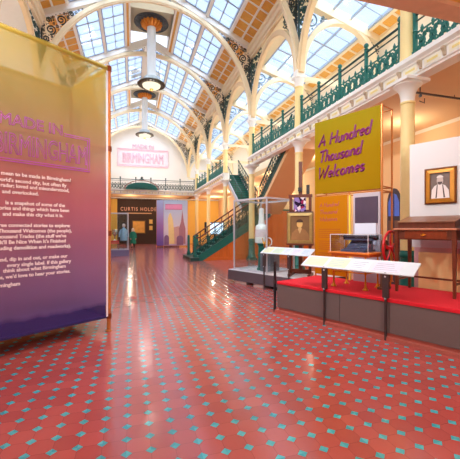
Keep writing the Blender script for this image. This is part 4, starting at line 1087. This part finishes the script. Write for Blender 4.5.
# easel with portrait
EZ = thing('easel', 'large dark wooden studio easel with tall mast on the low plinth', 'easel', QQ(2.42, 0.42, 0.39), RZ + math.radians(28))
b = MB(); b.box(-0.045, 0.045, 0.02, 0.08, 0.10, 2.98); b.build('mast', DKWD, EZ)
b = MB()
for x in (-0.25, 0.25): b.box(x - 0.035, x + 0.035, 0.0, 0.06, 0.05, 2.1)
split(b, 'upright', DKWD, EZ)
b = MB(); b.box(-0.30, 0.30, -0.02, 0.08, 2.04, 2.12); b.box(-0.34, 0.34, -0.10, 0.06, 0.80, 0.85); b.box(-0.28, 0.28, 0.0, 0.06, 1.66, 1.72); b.box(-0.28, 0.28, 0.0, 0.07, 0.1, 0.18); split(b, 'crossbar', DKWD, EZ)
b = MB()
for x in (-0.25, 0.25): b.beam((x, -0.22, 0.035), (x, 0.40, 0.035), 0.07, 0.07)
b.box(-0.25, 0.25, 0.3, 0.36, 0.02, 0.08); b.beam((0, 0.33, 0.06), (0, 0.06, 1.6), 0.05, 0.05); split(b, 'foot', DKWD, EZ)
b = MB()
for x in (-0.25, 0.25):
    for y in (-0.2, 0.38): b.lathe([(0.03, 0), (0.03, 0.02)], 8, (x, y, 0))
split(b, 'caster', BRASS, EZ)
b = MB(); b.box(-0.05, 0.05, -0.03, 0.02, 2.2, 2.3); b.box(0.16, 0.24, -0.02, 0.05, 2.12, 2.36); split(b, 'clamp', BLACK, EZ)
CL = thing('draped_cloth', 'lilac and white patterned cloth hanging over the easel crossbar', 'cloth', QQ(2.42, 0.42, 0.39), RZ + math.radians(28))
vs = []; fs = []
for j in range(9):
    for i in range(13): vs.append((-0.155 + 0.31 * i / 12 , -0.015 - 0.012 * math.sin(i * 1.7 + j * 0.3) - 0.01, 1.68 + 0.36 * j / 8))
for j in range(8):
    for i in range(12): a = j * 13 + i; fs.append((a, a + 1, a + 14, a + 13))
def mat_patch():
    m = bpy.data.materials.new('lilac patterned cloth'); t_ = NT(m); tc = t_.n('ShaderNodeTexCoord'); vo = t_.n('ShaderNodeTexVoronoi'); vo.inputs['Scale'].default_value = 14
    t_.l(tc.outputs['Object'], vo.inputs['Vector']); cr = t_.n('ShaderNodeValToRGB'); t_.l(vo.outputs['Color'], cr.inputs[0]); cr.color_ramp.interpolation = 'CONSTANT'
    e_ = cr.color_ramp.elements; e_[0].color = lin((50, 34, 60)); e_[1].position = 0.35; e_[1].color = lin((150, 128, 190)); x_ = e_.new(0.6); x_.color = lin((236, 226, 236)); x_ = e_.new(0.8); x_.color = lin((160, 50, 90))
    d = t_.n('ShaderNodeBsdfDiffuse'); t_.l(cr.outputs[0], d.inputs[0]); t_.l(d.outputs[0], t_.out.inputs[0]); return m
b = MB(); b.add(vs, fs); b.build('cloth', mat_patch(), CL, True)
PO = thing('framed_portrait', 'sepia half length portrait in a pale gilt frame resting on the easel', 'picture', QQ(2.42, 0.42, 0.39 + 0.85), RZ + math.radians(28))
def fr2(W, H, w, d, m, nm, y):
    b = frame_ring(W, H, w, d, 0.0); b.v = [(x - W / 2, y + yy, z) for x, yy, z in b.v]; return b.build(nm, m, PO)
fr2(0.66, 0.80, 0.085, 0.06, mat('pale antique gilt', (176, 148, 88), 0.45, 0.25, var=0.25, scale=18), 'frame', -0.02)
fr2(0.68, 0.82, 0.03, 0.05, mat('dark brown rim', (86, 50, 24), 0.5), 'rim', -0.015)
b = MB(); b.box(-0.26, 0.26, -0.045, -0.025, 0.075, 0.73); b.build('canvas', mat('umber canvas', (124, 86, 44), 0.6, var=0.25, scale=5), PO)
for nm, pl, c in (('coat', [(-0.24, 0.08), (-0.2, 0.27), (-0.1, 0.37), (0.02, 0.4), (0.14, 0.35), (0.22, 0.24), (0.25, 0.08)], (150, 104, 58)), ('collar', [(-0.05, 0.36), (0.0, 0.25), (0.05, 0.38), (0.02, 0.42), (-0.03, 0.42)], (206, 168, 110))):
    flat(pl, -0.048 - (nm == 'collar') * 0.003, -0.044).build(nm, mat(nm + ' paint', c, 0.6, var=0.2, scale=9), PO)
flat(ar(-0.005, 0.50, 0.075, 0.10, 0, 360, 20)[:-1], -0.050, -0.046).build('face', mat('face paint', (222, 178, 104), 0.6, var=0.12, scale=14), PO)
flat(ar(-0.005, 0.55, 0.09, 0.075, -5, 185, 14), -0.0505, -0.0465).build('hair', mat('hair paint', (70, 44, 22), 0.6), PO)

# ------------------------------------------------------------------ far exhibits
# far printed banner
FB = thing('fabric_banner', 'far printed banner box with city picture and pink sign beside the dark doorway', 'banner', (2.72, 30.6, 0), math.radians(-4))
fw, fh, fd = 2.15, 4.25, 0.9
def mat_sky():
    return mat_fabric('lilac sky print', [(0, (214, 190, 220)), (0.35, (244, 236, 244)), (1, (206, 224, 244))], 0, 4.2, 0.10)
b = MB(); b.box(0.0, fw, -0.01, 0.0, 0.15, fh); b.build('front_cloth', mat_sky(), FB)
b = MB(); b.box(-0.02, -0.01, 0.0, fd, 0.15, fh); sc_ = b.build('side_cloth', mat_fabric('violet ombre print', [(0, (150, 124, 206)), (0.45, (196, 150, 206)), (1, (196, 204, 234))], 0.1, 4.2, 0.12), FB)
b = MB()
b.hexa([(-0.62, 0.25, 0.15), (-0.02, -0.01, 0.15), (-0.02, 0.0, 0.15), (-0.62, 0.26, 0.15), (-0.62, 0.25, fh), (-0.02, -0.01, fh), (-0.02, 0.0, fh), (-0.62, 0.26, fh)]); b.build('wing_cloth', MC['violet ombre print'], FB)
for x, y in ((0, 0.02), (fw, 0.02), (-0.62, 0.27), (fw, fd)):
    b = MB(); b.tube([(x, y, 0), (x, y, fh)], 0.025, 6); b.build('post', COPP, FB)
b = MB(); b.box(0.15, 1.65, -0.02, -0.012, 3.42, 3.86); b.build('pink_sign_print', mat('pink print', (232, 150, 186), 0.6), FB)
b = MB(); b.tube([(0.15, -0.025, 3.42), (1.65, -0.025, 3.42), (1.65, -0.025, 3.86), (0.15, -0.025, 3.86)], 0.025, 4, True); b.build('sign_border', mat('magenta print', (206, 70, 130), 0.6), FB)
for nm, pl, c in (('tower_print', [(0.45, 0.3), (0.98, 0.3), (0.92, 1.6), (0.82, 2.5), (0.62, 3.1), (0.48, 3.0), (0.38, 2.6), (0.42, 1.5)], (240, 208, 140)),
                  ('spire_print', [(1.35, 0.3), (1.95, 0.3), (1.95, 1.7), (1.80, 2.3), (1.66, 3.4), (1.55, 2.3), (1.35, 1.7)], (176, 120, 130)),
                  ('block_print', [(0.9, 0.3), (1.36, 0.3), (1.36, 1.9), (0.9, 1.8)], (206, 160, 150)),
                  ('arch_print', [(0.05, 0.2), (0.48, 0.2), (0.48, 0.85)] + ar(0.265, 0.85, 0.215, 0.25, 0, 180, 8)[1:], (130, 92, 130)),
                  ('arch_print', [(1.15, 0.2), (1.75, 0.2), (1.75, 0.8)] + ar(1.45, 0.8, 0.3, 0.26, 0, 180, 8)[1:], (134, 94, 126))):
    flat(pl, -0.024 if 'arch' in nm else -0.018, -0.011).build(nm, mat(nm + str(c[0]), c, 0.6, var=0.12, scale=4), FB)
# far glass case
fc = thing('glass_case', 'far glass case on a violet plinth beside the visitor in green', 'display case', (-1.36, 20.9, 0), math.radians(4))
b = MB(); b.box(0, 1.2, 0, 1.0, 0, 0.38); b.build('plinth', mat('violet grey plinth', (112, 104, 140), 0.6, var=0.05), fc)
b = MB()
for x in (0.03, 1.13):
    for y in (0.03, 0.93): b.box(x, x + 0.04, y, y + 0.04, 0.38, 2.6)
for z in (0.38, 2.56): b.box(0.03, 1.17, 0.03, 0.07, z, z + 0.04); b.box(0.03, 1.17, 0.93, 0.97, z, z + 0.04); b.box(0.03, 0.07, 0.07, 0.93, z, z + 0.04); b.box(1.13, 1.17, 0.07, 0.93, z, z + 0.04)
b.build('frame', STEEL, fc)
for bx in ((0.07, 1.13, 0.045, 0.052), (0.07, 1.13, 0.948, 0.955), (0.045, 0.052, 0.07, 0.93), (1.148, 1.155, 0.07, 0.93)):
    b = MB(); b.box(bx[0], bx[1], bx[2], bx[3], 0.42, 2.56); b.build('pane', GLASS, fc)
t = thing('garment_stand', 'light blue garment on a stand inside the far glass case', 'garment', (-0.48, 21.35, 0.38))
b = MB(); b.lathe([(0.16, 0), (0.16, 0.02), (0.02, 0.03), (0.02, 0.6)], 12); b.build('stand', DKPOST, t)
b = MB(); b.lathe([(0.20, 0.55), (0.23, 0.62), (0.17, 0.9), (0.20, 1.12), (0.13, 1.26), (0.06, 1.3), (0.055, 1.36)], 14)
for sg in (1, -1): b.tube([(sg * 0.15, 0, 1.2), (sg * 0.24, 0, 1.0), (sg * 0.25, -0.03, 0.76)], [0.07, 0.06, 0.05], 8)
b.build('jacket', mat('sky blue cloth', (156, 196, 220), 0.8, var=0.12), t, True)
b = MB(); b.ball((0, 0, 1.46), 0.1, 10, 1.2); b.build('head', mat('pale mannequin', (222, 206, 196), 0.6), t, True)
t = thing('silver_cup', 'bright silver cup glinting inside the far glass case', 'cup', (-1.0, 21.35, 0.92))
b = MB(); b.lathe([(0.12, 0), (0.12, 0.03), (0.03, 0.08), (0.03, 0.25), (0.14, 0.4), (0.17, 0.65), (0.16, 0.68), (0.12, 0.42), (0.001, 0.36)], 16); b.build('bowl', mat('silver', (236, 226, 206), 0.25, 0.8), t, True)
t = thing('red_draped_table', 'low red draped display stand inside the far glass case', 'table', (-1.0, 21.35, 0.38))
b = MB(); b.bbox(-0.28, 0.25, -0.25, 0.25, 0.50, 0.54); b.build('top', REDF, t)
b = MB(); b.box(-0.27, 0.24, -0.24, 0.24, 0.36, 0.50); b.build('cloth', mat('coral cloth', (222, 110, 92), 0.8), t)
for x in (-0.24, 0.21):
    for y in (-0.2, 0.2):
        b = MB(); b.box(x - 0.02, x + 0.02, y - 0.02, y + 0.02, 0, 0.36); b.build('leg', DKWD, t)

# visitor in green coat
def skin_body(name, joints, edges, m, parent):
    me = bpy.data.meshes.new(name); me.from_pydata([j[0] for j in joints], edges, []); o = bpy.data.objects.new(name, me); C.objects.link(o)
    md = o.modifiers.new('s', 'SKIN'); sv = me.skin_vertices
    if not sv:
        bpy.context.view_layer.objects.active = o
    lay = me.skin_vertices[0].data if me.skin_vertices else None
    if lay is None:
        at = me.attributes.new('skin', 'FLOAT', 'POINT')
    else:
        for i, j in enumerate(joints): lay[i].radius = (j[1], j[2] if len(j) > 2 else j[1])
        lay[0].use_root = True
    sd = o.modifiers.new('d', 'SUBSURF'); sd.levels = 2; sd.render_levels = 2
    dg = bpy.context.evaluated_depsgraph_get(); dg.update()
    m2 = bpy.data.meshes.new_from_object(o.evaluated_get(dg)); bpy.data.objects.remove(o)
    m2.materials.clear(); m2.materials.append(m); m2.polygons.foreach_set('use_smooth', [True] * len(m2.polygons))
    q = bpy.data.objects.new(name, m2); C.objects.link(q); q.parent = parent; return q
P = thing('person', 'visitor with long pale hair in a green coat standing beside the far case', 'person', (0.08, 28.3, 0), math.radians(15))
J = [((0, 0, 0.90), .125, .10), ((0, 0, 1.10), .115, .085), ((0, 0, 1.30), .15, .10), ((0, 0, 1.40), .07, .06), ((0, -.005, 1.46), .05), ((0, -.01, 1.55), .075, .09), ((0, -.01, 1.62), .07, .085),
     ((.17, 0, 1.34), .055), ((.21, .01, 1.08), .045), ((.20, -.06, .86), .035), ((-.17, 0, 1.34), .055), ((-.21, .01, 1.08), .045), ((-.20, -.06, .86), .035),
     ((.09, 0, .84), .09), ((.095, 0, .48), .06), ((.10, .02, .09), .042), ((.11, -.10, .035), .035), ((-.09, 0, .84), .09), ((-.10, -.03, .48), .06), ((-.10, .0, .09), .042), ((-.11, -.12, .035), .035),
     ((.20, -.09, .77), .03), ((-.20, -.09, .77), .03)]
E_ = [(0, 1), (1, 2), (2, 3), (3, 4), (4, 5), (5, 6), (2, 7), (7, 8), (8, 9), (2, 10), (10, 11), (11, 12), (0, 13), (13, 14), (14, 15), (15, 16), (0, 17), (17, 18), (18, 19), (19, 20), (9, 21), (12, 22)]
body = skin_body('body', J, E_, mat('light skin', (214, 168, 142), 0.6), P)
b = MB(); b.lathe([(0.25, 0.46), (0.235, 0.75), (0.20, 1.02), (0.225, 1.28), (0.17, 1.40), (0.08, 1.45)], 16); b.v = [(x, y * 0.72, z) for x, y, z in b.v]
for sg in (1, -1): b.tube([(sg * .16, 0, 1.36), (sg * .23, .01, 1.08), (sg * .22, -.06, .88)], [.075, .07, .06], 10)
b.build('coat', mat('bottle green wool', (20, 112, 86), 0.85, var=0.12), P, True)
b = MB(); b.lathe([(0.10, 1.12), (0.13, 1.25), (0.115, 1.45), (0.11, 1.58), (0.09, 1.67), (0.04, 1.72), (0.001, 1.725)], 14); b.v = [(x, y * 0.8 + 0.045, z) for x, y, z in b.v]; b.build('hair', mat('pale blond hair', (232, 214, 184), 0.6, var=0.15), P, True)
b = MB()
for sg in (1, -1): b.tube([(sg * .095, 0, .62), (sg * .10, 0, .35), (sg * .10, .01, .07)], [.075, .065, .055], 10); b.hexa([(sg * .10 - .05, -.17, 0), (sg * .10 + .05, -.17, 0), (sg * .10 + .05, .07, 0), (sg * .10 - .05, .07, 0), (sg * .10 - .04, -.15, .06), (sg * .10 + .04, -.15, .06), (sg * .10 + .04, .06, .10), (sg * .10 - .04, .06, .10)])
b.build('trousers', mat('black trousers', (28, 26, 30), 0.8), P, True)

# wall screen in the aisle beyond the stairs
t = thing('wall_screen', 'dark framed screen glowing pale blue under the balcony beyond the staircase', 'screen', (XWR - 0.0, 33.4, 1.15), 0)
t.location = (6.9, 28.6, 0); t.rotation_euler = (0, 0, RZ * 0.25)
b = MB(); b.box(-0.85, 0.85, 0.0, 0.08, 1.15, 2.25); b.build('bezel', BLACK, t)
b = MB(); b.box(-0.6, 0.78, -0.008, 0.0, 1.22, 2.18); b.build('display', mat_emit('pale blue screen', (190, 216, 240), 1.0), t)
b = MB(); b.box(-0.05, 0.05, 0.02, 0.07, 0.02, 1.15); b.box(-0.4, 0.4, -0.2, 0.3, 0, 0.02); b.build('stand', BLACK, t)

# spotlight and track by the near column
t = thing('security_camera', 'small black bracket camera under the balcony beside the nearest capital', 'camera', (XR + 0.36, YK[2], 4.62))
b = MB(); b.tube([(0, 0, 0.45), (0, 0, 0.12)], 0.012, 6); b.tube([(-0.02, 0, -0.02), (0.13, 0, -0.05), (0.13, 0, 0.06)], 0.010, 6); b.build('bracket', BLACK, t)
b = MB(); b.tube([(-0.05, -0.06, 0.08), (0.05, 0.05, 0.12)], 0.035, 8); b.build('body', BLACK, t)
t = thing('lighting_track', 'thin dark lighting track under the right balcony near the nearest column', 'track', (6.3, 6.7, 5.0))
b = MB(); b.beam((0, 0, 0), (3.4, 0, 0), 0.04, 0.04); b.build('track', DKPOST, t)
b = MB()
for x in (0.3, 1.7, 3.1): b.tube([(x, 0, 0), (x, 0, 0.08)], 0.01, 5)
split(b, 'hanger', DKPOST, t)

# ------------------------------------------------------------------ light
w = bpy.data.worlds.new('sky'); scn.world = w; w.use_nodes = True
nt = w.node_tree; nt.nodes.clear()
bg = nt.nodes.new('ShaderNodeBackground'); ou = nt.nodes.new('ShaderNodeOutputWorld'); nt.links.new(bg.outputs[0], ou.inputs[0])
bg.inputs[0].default_value = lin((218, 232, 255)); bg.inputs[1].default_value = 0.75
def light(ty, name, loc, energy, col=(1, 1, 1), size=0.3, rot=None, **kw):
    d = bpy.data.lights.new(name, ty); d.energy = energy; d.color = col
    if ty == 'AREA': d.shape = 'RECTANGLE'; d.size = size; d.size_y = kw.get('sy', size)
    elif ty == 'SUN': d.angle = size
    else: d.shadow_soft_size = size
    if ty == 'SPOT': d.spot_size = kw.get('cone', 1.2); d.spot_blend = 0.7
    o = bpy.data.objects.new(name, d); C.objects.link(o); o.location = loc
    if rot: o.rotation_euler = rot
    if 'aim' in kw: o.rotation_euler = (Vector(kw['aim']) - Vector(loc)).to_track_quat('-Z', 'Y').to_euler()
    return o
# overcast daylight through the skylights
light('SUN', 'daylight', (0, 0, 30), 4.2, (1, 0.98, 0.95), math.radians(110), (math.radians(34), math.radians(-6), 0))
# unseen area lights added on both balcony floors to brighten the roof
for x, sg in ((8.3, 1), (XC - (8.3 - XC), -1)):
    light('AREA', 'upper_fill', (x, 17.0, ZT + 0.03), 210, (0.97, 0.99, 1), 0.25, (PI, math.radians(-35) * sg, 0), sy=33)
light('AREA', 'upper_fill', (XC, 35.2, ZT + 0.03), 110, (1, 0.98, 0.96), 5.0, (PI - math.radians(-20), 0, 0), sy=0.25)  # area light added at the end balcony to brighten the gable
# warm lamps under the right balcony
for i in range(1, 8):
    light('POINT', 'aisle_light', (8.5, (YK[i] + YK[i + 1]) / 2, 4.5), 24 if i < 3 else 60, (1.0, 0.88, 0.70), 0.12)
# fill spots added out of view at the left balcony, thrown across the hall
for y in (6.0, 11.5, 17.0, 22.5, 28.0): light('SPOT', 'cross_fill', (FL + 0.3, y, ZT + 0.9), 420, (0.98, 0.99, 1), 0.3, cone=math.radians(75), aim=(6.2, y + 1.0, 4.2))
# pendant lamps
for y, e in ((19.4, 10), (29.9, 35)): light('POINT', 'pendant_glow', (XC, y, ZC0 - 4.1), e, (1, 0.96, 0.9), 0.2)
for x in (-0.2, 3.6): light('POINT', 'aisle_light', (x, 36.2, 4.3), 40, (1.0, 0.86, 0.64), 0.12)  # unseen point lights added to lift the dark under the end balcony
# fill point lights added out of view under the near gallery
for x, y in ((2.6, 0.6), (-0.6, 0.2)): light('POINT', 'near_fill', (x, y, 3.5), 80, (1, 0.97, 0.92), 0.15)
# spots added out of view under the near gallery to brighten exhibits and floor
for x, y, tx, ty_, tz, e in ((-1.6, 3.6, -1.5, 5.8, 0.7, 420), (1.0, 3.8, 4.2, 5.6, 1.6, 420), (2.6, 3.8, 4.6, 4.6, 1.2, 200), (0.4, 3.8, 2.0, 7.6, 0, 420), (3.4, 3.8, 4.2, 6.3, 2.6, 120), (-0.2, 1.5, 0.4, 2.8, 0, 260), (2.6, 1.5, 3.0, 2.6, 0, 200), (1.6, 3.8, 3.3, 9.0, 1.4, 420)):
    light('SPOT', 'near_spot_fill', (x, y, 4.8), e * 0.2, (1, 0.96, 0.9), 0.12, cone=math.radians(95), aim=(tx, ty_, tz))

cam = bpy.data.cameras.new('camera'); cam.sensor_width = 36; cam.lens = 335.5 / 460 * 36; cam.clip_end = 200
co = bpy.data.objects.new('camera', cam); C.objects.link(co); co.location = (0, 0, 1.6); co.rotation_euler = (PI / 2, 0, -0.284)
scn.camera = co
scn.view_settings.view_transform = 'Standard'; scn.view_settings.look = 'None'; scn.view_settings.gamma = 1; scn.view_settings.use_curve_mapping = False
scn.view_settings.exposure = 1.2
scn.cycles.max_bounces = 14; scn.cycles.diffuse_bounces = 6; scn.cycles.transparent_max_bounces = 24
